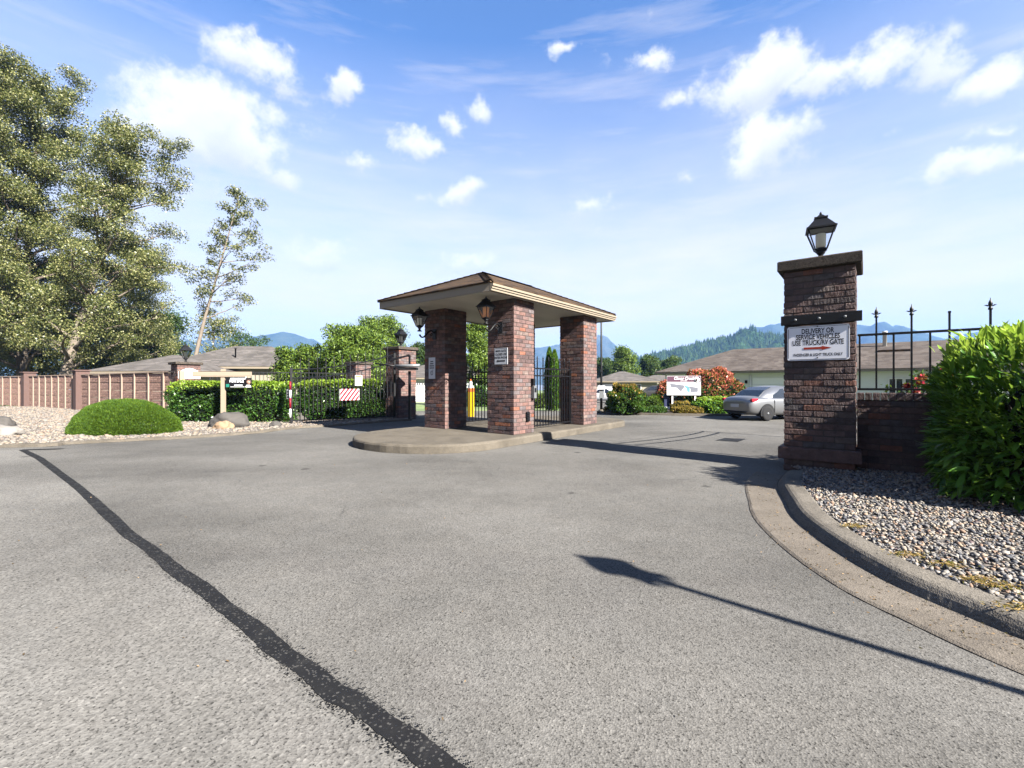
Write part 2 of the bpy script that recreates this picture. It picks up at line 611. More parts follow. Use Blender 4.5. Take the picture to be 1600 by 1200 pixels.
def make_glass(name, c=(.93, .96, 1), alpha=.03, rough=.04):
    t = NT(name)
    tr = t.node('ShaderNodeBsdfTransparent'); tr.inputs[0].default_value = (*c, 1)
    gl = t.node('ShaderNodeBsdfGlossy'); gl.inputs['Roughness'].default_value = rough
    fr = t.node('ShaderNodeFresnel'); fr.inputs[0].default_value = 1.5
    mx = t.node('ShaderNodeMixShader')
    t.L.new(t.math('ADD', fr.outputs[0], alpha, True), mx.inputs[0])
    t.L.new(tr.outputs[0], mx.inputs[1]); t.L.new(gl.outputs[0], mx.inputs[2])
    t.L.new(mx.outputs[0], t.out.inputs['Surface'])
    return t.m


MAT = {}
MAT['asphalt'] = make_asphalt('asphalt', .074, 100)
MAT['asphalt_street'] = make_asphalt('asphalt_street', .086, 72)
t = NT('tar')
v = t.coord()
vo = t.node('ShaderNodeTexVoronoi', Vector=v, Scale=110)
grit = t.ramp(t.node('ShaderNodeSeparateColor', Color=vo.outputs['Color']).outputs[0], [(.90, 0.0), (.94, .75)])
c = t.ramp(t.noise(v, 5, 6, .7), [(.3, (.0055, .0055, .006)), (.55, (.008, .008, .0085)), (.75, (.017, .0165, .016))])
t.set('Base Color', t.mix(grit, c, (.045, .043, .040)))
t.set('Roughness', t.ramp(t.noise(v, 11, 4), [(.3, .5), (.7, .9)])); t.set('Specular IOR Level', .08)
t.bump(t.noise(v, 40, 5, .7), .6, .006)
MAT['tar'] = t.m
MAT['concrete'] = make_concrete('concrete', (.34, .295, .235), 120, .55, .35)
MAT['kerb_concrete'] = make_concrete('kerb_concrete', (.42, .375, .315), 95, .6, .4)
MAT['gutter_concrete'] = make_concrete('gutter_concrete', (.40, .345, .285), 110, .5, .3)
MAT['cap_concrete'] = make_concrete('cap_concrete', (.20, .165, .135), 60, .9, .3)
MAT['brick'] = make_brick('brick', False)
MAT['rustic_brick'] = make_brick('rustic_brick', True)
MAT['mortar'] = plain('mortar', (.12, .095, .085), .95, 0, .25, 12, .3, .2)
MAT['shingle'] = make_shingle('brown_shingle', (.065, .045, .034), (.11, .075, .05), (.19, .12, .07))
MAT['grey_shingle'] = make_shingle('grey_shingle', (.17, .155, .145), (.225, .205, .19), (.28, .25, .235), .6)
MAT['brown_grey_shingle'] = make_shingle('brown_grey_shingle', (.15, .125, .11), (.205, .17, .15), (.25, .215, .19), .6)
MAT['fascia'] = plain('fascia', (.42, .35, .26), .45, 0, .06, 3)
MAT['iron'] = plain('black_iron', (.010, .010, .012), .45, 0, .3, 20, .1, .18)
MAT['steel'] = plain('grey_steel', (.30, .31, .32), .4, .3, .1)
MAT['white'] = plain('white_paint', (.78, .78, .77), .5, 0, .04, 4, k=.62)
MAT['sign_white'] = plain('sign_white', (.70, .70, .74), .4, 0, .03, 4, k=.62)
MAT['sign_grey'] = plain('sign_grey', (.46, .47, .49), .45, 0, .05, 4, k=.62)
MAT['black'] = plain('black_print', (.012, .012, .014), .6, 0, .1)
MAT['red_print'] = plain('red_print', (.62, .06, .025), .5, 0, .05)
MAT['red'] = plain('red_paint', (.34, .012, .03), .45, 0, .06)
MAT['glass'] = make_glass('lantern_glass')
MAT['frost'] = plain('frosted_lamp', (.78, .74, .62), .35, 0, .05, k=.8)
MAT['amber'] = plain('amber_lamp', (.95, .34, .10), .4, 0, .06, k=.9)
MAT['cream'] = plain('cream_stucco', (.50, .46, .36), .85, 0, .06, 4, .2)
MAT['siding'] = plain('white_siding', (.62, .63, .62), .6, 0, .04, 3, k=.62)
MAT['trim'] = plain('white_trim', (.72, .71, .68), .5, 0, .04, k=.62)
MAT['dark_glass'] = plain('window_glass', (.03, .035, .04), .08, 0, .3, 1.5, 0, .8)
MAT['fence_tan'] = plain('fence_tan', (.50, .37, .29), .85, 0, .08, 5, .2)
MAT['fence_pier'] = plain('fence_pier', (.185, .115, .10), .9, 0, .2, 9, .3)
MAT['tan_timber'] = plain('tan_timber', (.55, .43, .32), .7, 0, .1, 7, .2)
MAT['bark'] = plain('bark', (.17, .135, .105), .95, 0, .4, 8, .8, .2)
MAT['pale_bark'] = plain('pale_bark', (.34, .28, .22), .9, 0, .45, 5, .6, .2)
MAT['soil'] = plain('soil', (.075, .055, .04), .95, 0, .4, 9, .6, .2)
MAT['yellow'] = plain('yellow_paint', (.80, .48, .01), .45, 0, .05)
MAT['orange'] = plain('orange_paint', (.75, .17, .03), .5, 0, .05)
MAT['purple'] = plain('purple_print', (.17, .075, .12), .5, 0, .05)
MAT['plan_grey'] = plain('plan_grey', (.27, .28, .33), .6, 0, .25, 25)
MAT['plan_blue'] = plain('plan_blue', (.20, .48, .55), .6, 0, .1)
MAT['navy'] = plain('navy_paint', (.05, .06, .14), .5, 0, .1)
MAT['tyre'] = plain('tyre', (.03, .03, .032), .85, 0, .2, 30, .2, .15)
MAT['rim'] = plain('steel_rim', (.30, .30, .31), .4, .5, .1)
MAT['tail'] = plain('tail_light', (.55, .03, .05), .12, 0, .05)
MAT['skin'] = plain('portrait_skin', (.62, .36, .27), .6, 0, .05)
MAT['portrait_dark'] = plain('portrait_dark', (.05, .025, .02), .6, 0, .1)
MAT['teal'] = plain('teal_print', (.03, .30, .22), .5, 0, .1)
MAT['boulder_dark'] = plain('boulder_dark', (.115, .105, .095), .9, 0, .45, 3.5, .8, .25)
MAT['boulder_tan'] = plain('boulder_tan', (.42, .28, .17), .9, 0, .35, 5, .7, .25)
MAT['boulder_pale'] = plain('boulder_pale', (.34, .31, .28), .9, 0, .35, 5, .7, .25)
MAT['leaf_cotton'] = foliage('cottonwood_leaf', (.022, .036, .010), (.088, .102, .027), (.31, .295, .125), .25, .42, .5)
MAT['leaf_olive'] = foliage('olive_leaf', (.016, .026, .008), (.060, .074, .022), (.26, .25, .11), .22, .45, .4)
MAT['leaf_hedge'] = foliage('hedge_leaf', (.012, .034, .008), (.030, .080, .012), (.075, .150, .022), .25, .35, .5)
MAT['leaf_new'] = foliage('new_hedge_leaf', (.10, .19, .016), (.19, .30, .025), (.30, .40, .05), .4, .4, .4)
MAT['leaf_laurel'] = foliage('laurel_leaf', (.020, .070, .012), (.060, .165, .020), (.20, .36, .045), .36, .34, .35)
MAT['leaf_new_laurel'] = foliage('new_laurel_leaf', (.14, .26, .025), (.26, .42, .04), (.46, .60, .10), .4, .35, .35)
MAT['conifer'] = foliage('conifer', (.010, .024, .010), (.024, .050, .016), (.060, .095, .026), .0, .9, .05)
MAT['leaf_bright'] = foliage('bright_tree_leaf', (.030, .060, .010), (.085, .145, .020), (.200, .270, .045), .35, .45, .35)
MAT['leaf_dark'] = foliage('dark_tree_leaf', (.012, .028, .008), (.030, .060, .014), (.070, .110, .025), .25, .5, .3)
MAT['leaf_mound'] = foliage('mound_needles', (.030, .070, .010), (.068, .130, .014), (.125, .195, .022), .3, .55, .25)
MAT['leaf_red'] = foliage('red_tip_leaf', (.16, .028, .022), (.40, .080, .055), (.62, .21, .13), .3, .4, .4)
MAT['leaf_cedar'] = foliage('cedar_spray', (.020, .060, .008), (.050, .120, .012), (.11, .20, .02), .25, .6, .2)
MAT['leaf_rust'] = foliage('rust_sprig', (.09, .06, .012), (.20, .13, .025), (.32, .22, .05), .3, .6, .2)
MAT['petal'] = foliage('rose_petal', (.22, .008, .025), (.42, .018, .05), (.62, .12, .12), .25, .45, .3)
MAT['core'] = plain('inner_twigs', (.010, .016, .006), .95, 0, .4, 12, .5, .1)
MAT['dry_grass'] = foliage('dry_grass', (.16, .10, .03), (.26, .17, .055), (.38, .28, .11), .3, .7, .2)
MAT['litter'] = foliage('dry_litter', (.05, .035, .02), (.14, .09, .045), (.30, .21, .12), .1, .8, .1)
MAT['pebble'] = make_pebble('river_pebble')
MAT['pebble_warm'] = make_pebble('warm_gravel', .45)
MAT['paint'] = plain('silver_paint', (.36, .365, .375), .3, .8, .03, 2, k=.48)
MAT['paint_white'] = plain('white_car_paint', (.75, .75, .76), .25, .1, .03, 2, k=.62)
MAT['paint_grey'] = plain('grey_car_paint', (.16, .155, .15), .28, .5, .05, 2)
MAT['vinyl'] = plain('garage_door', (.76, .76, .76), .5, 0, .03, k=.62)

# lawn
t = NT('lawn')
v = t.coord()
c = t.ramp(t.noise(v, .25, 5), [(.3, (.055, .095, .020)), (.7, (.12, .16, .040))])
c = t.mix(1.0, c, t.ramp(t.noise(v, 14, 3), [(.3, .5), (.7, .9)]), 'MULTIPLY')
t.set('Base Color', c); t.set('Roughness', .95)
MAT['lawn'] = t.m
# gravel bed underneath the loose stones
for nm, w in (('gravel', 0.0), ('gravel_warm', .5)):
    t = NT(nm)
    v = t.coord()
    vo = t.node('ShaderNodeTexVoronoi', Vector=v, Scale=24 if nm == 'gravel' else 16)
    c = t.ramp(t.node('ShaderNodeSeparateColor', Color=vo.outputs['Color']).outputs[0],
               [(0, (.12, .11, .11)), (.3, (.30, .26, .22)), (.55, (.45, .39, .32)), (.8, (.55, .48, .40)), (1, (.30, .20, .15))])
    c = t.mix(w, c, (.47, .38, .30))
    c = t.mix(1.0, c, t.ramp(vo.outputs['Distance'], [(0, 1.0), (.6, .45)]), 'MULTIPLY')
    c = t.mix(1.0, c, t.ramp(t.noise(v, .8, 4), [(.3, .23), (.7, .32)]), 'MULTIPLY')
    if w: c = t.mix(1.0, c, (1.3, 1.27, 1.22), 'MULTIPLY')
    t.set('Base Color', c); t.set('Roughness', .9)
    t.bump(vo.outputs['Distance'], 1.0, -.03)
    MAT[nm] = t.m
# soffit boards
t = NT('soffit')
v = t.coord()
t.set('Base Color', t.mix(1.0, (.38, .355, .31), t.ramp(t.noise(v, 1.3, 5, .6), [(.3, .84), (.7, 1.06)]), 'MULTIPLY'))
t.set('Roughness', .6); t.set('Specular IOR Level', .15)
MAT['soffit'] = t.m
# cast fence panels: rows of rough brick-like relief
t = NT('fence_panel')
v = t.coord()
bk = t.node('ShaderNodeTexBrick', Vector=t.coord('Object', None, (R(90), 0, 0)), Scale=1.0)
bk.inputs['Brick Width'].default_value = .30; bk.inputs['Row Height'].default_value = .09
bk.inputs['Mortar Size'].default_value = .012
bk.inputs['Color1'].default_value = (.34, .22, .17, 1); bk.inputs['Color2'].default_value = (.25, .155, .125, 1)
bk.inputs['Mortar'].default_value = (.16, .10, .085, 1)
n = t.noise(v, 14, 5, .65)
t.set('Base Color', t.mix(1.0, bk.outputs['Color'], t.ramp(n, [(.3, .50), (.7, 1.05)]), 'MULTIPLY'))
t.set('Specular IOR Level', .06)
t.set('Roughness', .95)
t.bump(t.math('ADD', bk.outputs['Fac'], t.math('MULTIPLY', n, -1.6)), 1.0, -.03)
MAT['fence_panel'] = t.m


def mountain_mat(name, c0, c1, snow=None, scale=.01):
    t = NT(name)
    v = t.coord()
    n = t.noise(v, scale, 8, .65)
    c = t.ramp(n, [(.35, c0), (.65, c1)])
    c = t.mix(1.0, c, t.ramp(t.noise(v, scale * 14, 4, .6), [(.3, .3), (.7, .8)]), 'MULTIPLY')
    if snow is not None:
        z = t.node('ShaderNodeSeparateXYZ', Vector=v).outputs['Z']
        f = t.math('ADD', z, t.math('MULTIPLY', t.noise(v, scale * 4, 6, .7), snow * .55))
        c = t.mix(t.ramp(t.math('DIVIDE', f, snow * 1.28), [(.96, 0), (1.0, .8)]), c, (.5, .52, .55))
    t.set('Base Color', c); t.set('Roughness', 1.0); t.set('Specular IOR Level', 0)
    t.bump(t.noise(v, scale * 8, 6, .7), 1.0, 8.0)
    return t.m


MAT['mountain'] = mountain_mat('mountain_slope', (.020, .038, .030), (.045, .060, .045), None, .012)
MAT['snowy'] = mountain_mat('snowy_mountain', (.025, .040, .035), (.06, .07, .06), 330, .008)
MAT['forest_hill'] = mountain_mat('forest_slope', (.016, .040, .016), (.042, .080, .022), None, .02)

# ------------------------------------------------------------------ ground, roads, beds


def sheet(name, mat, pts, z, kind='structure', label=None, cat=None):
    """flat piece of ground following the gentle fall of the land"""
    bm = bmesh.new()
    vs = [bm.verts.new((p[0], p[1], 0)) for p in pts]
    bm.faces.new(vs)
    for yc in (24.0,):
        bmesh.ops.bisect_plane(bm, geom=bm.verts[:] + bm.edges[:] + bm.faces[:], plane_co=(0, yc, 0), plane_no=(0, 1, 0))
    for v_ in bm.verts: v_.co.z = gz(v_.co.y) + z
    bmesh.ops.recalc_face_normals(bm, faces=bm.faces)
    for f_ in bm.faces:
        if f_.normal.z < 0: f_.normal_flip()
    bmesh.ops.triangulate(bm, faces=bm.faces)
    me = bpy.data.meshes.new(name)
    bm.to_mesh(me); bm.free()
    me.materials.append(mat)
    o = link(name, me)
    return props(o, label or name.replace('_', ' ') + ' around the gated entrance', cat or 'ground', kind=kind)


sheet('ground', MAT['lawn'], [(-6000, -400), (6000, -400), (6000, 6000), (-6000, 6000)], -0.012, label='grassy ground reaching out to the hills', cat='ground')
sheet('asphalt_road', MAT['asphalt'], [(-60, -30), (45, -30), (45, 25.5), (9, 27), (-2, 27), (-60, 26.5)], -0.004,
      label='grey speckled asphalt of the entrance drive', cat='road')
sheet('side_road', MAT['asphalt'], [(3.2, 25.3), (8.8, 25.3), (23, 95), (6, 95)], 0.0, label='grey drive running on between the far bungalows', cat='road')
# older, paler street surface on the near side of the tar seam
seam_px = [(35, 703), (62, 716), (95, 741), (130, 768), (165, 800), (200, 834), (235, 858), (275, 893), (315, 920), (350, 951), (385, 974),
           (420, 1004), (455, 1030), (490, 1052), (525, 1083), (560, 1101), (600, 1129), (640, 1160), (700, 1208), (800, 1285)]
seam = [G(*p) for p in seam_px]
street = [(s_.x, s_.y) for s_ in seam]
street = [(-60, 9.2), (-14, 10.75)] + street + [(.4, .6), (3, -6), (3, -29), (-59, -29)]
sheet('street_surface', MAT['asphalt_street'], street, 0.001, label='paler coarse asphalt of the street before the entrance', cat='road')

# tar seam
bm_ = MB()
dense = []
for i in range(len(seam) - 1):
    for k in range(9):
        dense.append(seam[i].lerp(seam[i + 1], k / 9))
L_, R_ = [], []
wob = 0.0
for i, p in enumerate(dense):
    tdir = (dense[min(i + 1, len(dense) - 1)] - dense[max(i - 1, 0)]).normalized()
    nrm = Vector((-tdir.y, tdir.x, 0))
    wob = wob * .9 + random.uniform(-.0025, .0025)
    hw = .057 + random.uniform(-.002, .002) + .004 * math.sin(i * .21)
    L_.append(p + nrm * (hw + wob) + Vector((0, 0, .006)))
    R_.append(p - nrm * (hw - wob + random.uniform(-.003, .003)) + Vector((0, 0, .006)))
n_ = len(dense)
bm_.add(L_ + R_, [(i, i + 1, n_ + i + 1, n_ + i) for i in range(n_ - 1)])
rs = random.Random(5)
for i in range(0, n_, 1):
    near_ = max(0.0, min(1.0, (9 - dense[i].y) / 7))
    for k in range(int(1 + 16 * near_)):
        sd = rs.choice((-1, 1, 1))
        base_ = (L_[i] if sd < 0 else R_[i]) * 1.0
        tdir = (dense[min(i + 1, n_ - 1)] - dense[max(i - 1, 0)])
        nv_ = Vector((-tdir.y, tdir.x, 0)).normalized() * (-1 if sd > 0 else 1)
        c_ = base_ + nv_ * (abs(rs.gauss(0, .026)) - .004) + tdir * rs.uniform(-.5, .5)
        r_ = rs.uniform(.0015, .0055)
        a0 = rs.uniform(0, 6.3)
        bm_.add([(c_.x + r_ * rs.uniform(.6, 1.3) * math.cos(a0 + q * 1.2566), c_.y + r_ * rs.uniform(.6, 1.3) * math.sin(a0 + q * 1.2566), .0055) for q in range(5)], [(0, 1, 2, 3, 4)])
end = seam[0]
bm_.add([end + Vector((-.02, .05, .0065)), end + Vector((.02, -.09, .0065)), end + Vector((.75, .1, .0065)), end + Vector((.8, .24, .0065))], [(0, 1, 2, 3)])
o = bm_.build('tar_seam', MAT['tar'])
bmt = bmesh.new(); bmt.from_mesh(o.data)
bmesh.ops.recalc_face_normals(bmt, faces=bmt.faces)
for f_ in bmt.faces:
    if f_.normal.z < 0: f_.normal_flip()
bmt.to_mesh(o.data); bmt.free()
props(o, 'black tar seam running diagonally across the asphalt', 'tar seam', kind='structure')
# small dark repair patch on the inner drive
sheet('asphalt_patch', MAT['tar'], [G(1118, 688), G(1133, 684.5), G(1166, 686), G(1153, 690.5)], .004, label='small square dark patch in the inner drive', cat='patch')


def smooth_path(pts, n=10):
    pts = [Vector(p) for p in pts]
    P = [pts[0] * 2 - pts[1]] + pts + [pts[-1] * 2 - pts[-2]]
    out = []
    for i in range(1, len(P) - 2):
        for k in range(n):
            t_ = k / n
            a, b_, c_, d_ = P[i - 1], P[i], P[i + 1], P[i + 2]
            out.append(.5 * ((2 * b_) + (c_ - a) * t_ + (2 * a - 5 * b_ + 4 * c_ - d_) * t_ ** 2 + (3 * b_ - a - 3 * c_ + d_) * t_ ** 3))
    out.append(pts[-1])
    return out


def sweep(path, prof, name, mat, label, cat='kerb', jit=.0):
    """prof: list of (offset to the right of travel, height)"""
    n = len(path); m = len(prof)
    V = []
    for i, p in enumerate(path):
        tdir = (path[min(i + 1, n - 1)] - path[max(i - 1, 0)]); tdir.z = 0; tdir.normalize()
        rgt = Vector((tdir.y, -tdir.x, 0))
        for (o_, h_) in prof:
            V.append(p + rgt * (o_ + random.uniform(-jit, jit)) + Vector((0, 0, h_ + random.uniform(-jit, jit))))
    Fc = []
    for i in range(n - 1):
        for k in range(m - 1):
            Fc.append((i * m + k, i * m + k + 1, (i + 1) * m + k + 1, (i + 1) * m + k))
    mb = MB().add(V, Fc, False)
    mb.add([V[k] for k in range(m)], [tuple(range(m))])
    mb.add([V[(n - 1) * m + k] for k in range(m)], [tuple(range(m - 1, -1, -1))])
    return props(mb.build(name, mat), label, cat, kind='structure')


kerb_pts = [(4.62, 7.75, 0), (4.05, 6.95, 0), (3.52, 5.85, 0), (3.19, 5.08, 0), (2.98, 4.2, 0), (2.92, 3.5, 0), (3.0, 3.04, 0), (3.12, 2.6, 0), (3.45, 1.9, 0), (4.1, 1.1, 0), (5.2, .4, 0), (7, -.2, 0), (12, -.7, 0)]
kpath = smooth_path(kerb_pts, 10)
kpath = [p for p in reversed(kpath)]         # travel away from the camera: right of travel is the gravel side
sweep(kpath, [(-.43, .002), (-.40, .012), (-.04, .006), (0, .01)], 'gutter_pan', MAT['gutter_concrete'], 'flat tan concrete gutter strip beside the rolled kerb', 'gutter', .0012)
sweep(kpath, [(0, .0), (.02, .025), (.05, .062), (.08, .088), (.11, .102), (.15, .108), (.29, .110), (.31, .10), (.31, 0)], 'kerb', MAT['kerb_concrete'],
      'curved rolled concrete kerb along the right hand gravel bed', 'kerb', .0012)


def offset(path, o_):
    out = []
    for i, p in enumerate(path):
        tdir = (path[min(i + 1, len(path) - 1)] - path[max(i - 1, 0)]); tdir.z = 0; tdir.normalize()
        out.append(p + Vector((tdir.y, -tdir.x, 0)) * o_)
    return out


bed_edge = offset(kpath, .30)
bed_r = [(p.x, p.y) for p in bed_edge if p.y > .2] + [(5.0, 8.25), (6.3, 9.2), (12, 5.0), (12, .2)]
sheet('gravel_bed', MAT['gravel'], bed_r, .085, label='grey river gravel bed between kerb and brick wall', cat='gravel bed')


def in_poly(x, y, poly):
    ins = np.zeros(len(x), bool)
    j = len(poly) - 1
    for i in range(len(poly)):
        xi, yi = poly[i]; xj, yj = poly[j]
        c_ = ((yi > y) != (yj > y)) & (x < (xj - xi) * (y - yi) / (yj - yi + 1e-12) + xi)
        ins ^= c_
        j = i
    return ins


ICO_V, ICO_F = None, None


def ico(sub):
    bm = bmesh.new()
    bmesh.ops.create_icosphere(bm, subdivisions=sub, radius=1)
    v_ = np.array([x.co[:] for x in bm.verts]); f_ = np.array([[q.index for q in fc.verts] for fc in bm.faces])
    bm.free()
    return v_, f_


def pebbles(name, pts, size, mat, sub, label, flat=.55):
    V0, F0 = ico(sub)
    n = len(pts)
    s = rng.lognormal(0, .28, (n, 1, 1)) * size
    ax = np.stack([rng.uniform(.9, 1.5, n), rng.uniform(.7, 1.0, n), rng.uniform(.45, .75, n) * flat / .55], 1)[:, None, :]
    V = V0[None] * ax * s * .5
    V = V * (1 + rng.normal(0, .06, (n, len(V0), 1)))
    a = rng.uniform(0, 2 * np.pi, n); ti = rng.normal(0, .35, n)
    ca, sa, ct, st = np.cos(a), np.sin(a), np.cos(ti), np.sin(ti)
    x, y, z = V[..., 0], V[..., 1], V[..., 2]
    x, z = x * ct[:, None] + z * st[:, None], -x * st[:, None] + z * ct[:, None]
    x, y = x * ca[:, None] - y * sa[:, None], x * sa[:, None] + y * ca[:, None]
    V = np.stack([x, y, z], -1) + pts[:, None, :]
    Fi = (F0[None] + (np.arange(n) * len(V0))[:, None, None]).reshape(-1, 3)
    me = bpy.data.meshes.new(name)
    me.vertices.add(n * len(V0)); me.vertices.foreach_set('co', V.astype(np.float32).reshape(-1))
    me.loops.add(len(Fi) * 3); me.loops.foreach_set('vertex_index', Fi.astype(np.int32).reshape(-1))
    me.polygons.add(len(Fi)); me.polygons.foreach_set('loop_start', np.arange(0, len(Fi) * 3, 3, dtype=np.int32))
    me.polygons.foreach_set('use_smooth', np.ones(len(Fi), bool))
    me.update(calc_edges=True)
    me.materials.append(mat)
    return props(link(name, me), label, 'gravel', kind='stuff')


def scatter(poly, n, z, xr, yr):
    x = rng.uniform(*xr, n); y = rng.uniform(*yr, n)
    k = in_poly(x, y, poly)
    return np.stack([x[k], y[k], np.full(k.sum(), z)], 1)


pp = scatter(bed_r, 36000, .092, (3.0, 8.5), (1.2, 9.2))
pp[:, 2] += rng.uniform(-.004, .016, len(pp))
pebbles('river_gravel', pp, .031, MAT['pebble'], 1, 'loose grey and tan river pebbles by the right kerb')

# left hand gravel bed
edge_l = [(-60, 9.6), (-22, 10.6), G(0, 699).xy[:], G(110, 694).xy[:], G(210, 689).xy[:], G(300, 684.5).xy[:], G(400, 677).xy[:], G(455, 670).xy[:], G(520, 666).xy[:], G(600, 659.5).xy[:], G(642, 657).xy[:]]
bed_l = edge_l + [(-4.6, 22.5), (-14, 22.5), (-25, 27.5), (-34, 32), (-60, 45)]
sheet('gravel_bed', MAT['gravel_warm'], bed_l, .06, label='pale tan gravel bed in front of the panel fence', cat='gravel bed')
pl = scatter(bed_l, 52000, .066, (-34, -5), (10.5, 30))
pebbles('tan_gravel', pl, .085, MAT['pebble_warm'], 1, 'loose pale tan stones in front of the panel fence', .5)
epath = smooth_path([(x, y, 0) for x, y in edge_l[1:]], 8)
sweep(epath, [(.06, 0), (.05, .055), (.0, .075), (-.16, .078), (-.18, .05)], 'kerb', MAT['concrete'], 'low concrete edging between street and tan gravel bed', 'kerb', .004)

# planting bed by the directory board
bed_d = [(4.4, 24.6), (5.4, 23.6), (7.0, 22.75), (9.2, 22.15), (10.7, 22.1), (11.3, 22.8), (12.6, 27), (14, 33), (9.8, 33), (7.6, 27.5)]
sheet('planting_bed', MAT['soil'], bed_d, .06, label='dark soil bed under the directory board shrubs', cat='planting bed')
sweep(smooth_path([(x, y, 0) for x, y in bed_d[:6]], 8), [(.07, 0), (.06, .09), (.0, .10), (-.12, .10), (-.14, .04)], 'kerb', MAT['concrete'], 'pale kerb in front of the directory board shrubs', 'kerb', .003)

# traffic island of the kiosk
isl = []
for i in range(37):
    t_ = math.pi * i / 36
    isl.append((-1.25 - 1.95 * math.sin(t_), 1.78 - 2.13 * math.cos(t_)))
for i in range(25):
    t_ = math.pi * i / 24
    isl.append((5.9 + 1.6 * math.sin(t_), 1.78 + 2.13 * math.cos(t_)))
isl = [(a + random.uniform(-.008, .008), b + random.uniform(-.008, .008)) for a, b in isl]
rings = [(1.0, 0, 0), (1.0, .15, 0), (1.0, .185, -.02), (1.0, .2, -.055)]
mb = MB()
V = []
cx, cy = 2.1, 1.9
for (_, z, ins) in rings:
    for (a, b) in isl:
        d = Vector((a - cx, b - cy)); d = d * (1 + ins / d.length)
        V.append((cx + d.x, cy + d.y, z + (random.uniform(-.004, .004) if z > .1 else 0)))
n = len(isl)
Fc = [tuple(k * n + i for i in reversed(range(n))) for k in ()]
for k in range(3):
    for i in range(n):
        j = (i + 1) % n
        Fc.append((k * n + j, k * n + i, (k + 1) * n + i, (k + 1) * n + j))
Fc.append(tuple(3 * n + i for i in reversed(range(n))))
mb.add(V, Fc)
isl_o = mb.build('traffic_island', MAT['concrete'], None, P0, (0, 0, ANG))
fix_normals(isl_o)
props(isl_o, 'raised concrete island with rounded nose under the kiosk', 'traffic island', kind='structure')
SLAB = .2

# ------------------------------------------------------------------ brick piers
brick_meshes = {}


def brick_mesh(l, w, h, mat, rough):
    out = []
    key = (round(l, 4), round(w, 4), round(h, 4), mat.name)
    if key in brick_meshes: return brick_meshes[key]
    for k in range(4):
        mb = MB().bbox(0, l, 0, w, 0, h, .006 + .003 * rough)
        mb.v = [(x + random.uniform(-1, 1) * (.0015 + .001 * rough), y + random.uniform(-1, 1) * (.0015 + .001 * rough), z + random.uniform(-1, 1) * .001) for x, y, z in mb.v]
        out.append(mb.mesh('brick', mat))
    brick_meshes[key] = out
    return out


def pier(parent, name, x0, y0, L, n, z0, courses, ch, mat, budget, rough=0, skip=None, stuff_name='brickwork'):
    """square brick pier laid pinwheel fashion: mortar core, bricks facing the street as pieces of their own"""
    w = L / (2 * n + 1)
    s = 2 * w
    j = .015
    core = MB().box(x0 + .016, x0 + L - .016, y0 + .016, y0 + L - .016, z0, z0 + courses * ch).build(name, MAT['mortar'], parent)
    rest = MB()
    cnt = 0
    for c in range(courses):
        z = z0 + c * ch
        for side in range(4):
            for k in range(n):
                a0, a1 = k * s, (k + 1) * s
                if side == 0: r = (a0, a1, 0, w)
                elif side == 1: r = (L - w, L, a0, a1)
                elif side == 2: r = (L - a1, L - a0, L - w, L)
                else: r = (0, w, L - a1, L - a0)
                if c % 2: r = (L - r[1], L - r[0], r[2], r[3])
                px, py = random.uniform(-.003, .003) * (1 + rough), random.uniform(-.003, .003) * (1 + rough)
                X0, X1, Y0, Y1 = x0 + r[0] + j / 2 + px, x0 + r[1] - j / 2 + px, y0 + r[2] + j / 2 + py, y0 + r[3] - j / 2 + py
                seen = r[0] < 1e-6 or r[2] < 1e-6
                if skip and skip(c, r): continue
                if seen and budget[0] > 0:
                    budget[0] -= 1
                    me = random.choice(brick_mesh(X1 - X0, Y1 - Y0, ch - j, mat, rough))
                    link('brick', me, core, (X0, Y0, z + j / 2))
                else:
                    rest.bbox(X0, X1, Y0, Y1, z + j / 2, z + ch - j / 2, .006)
    if rest.v:
        ro = rest.build(stuff_name, mat, core)
        ro['kind'] = 'stuff'
    return core


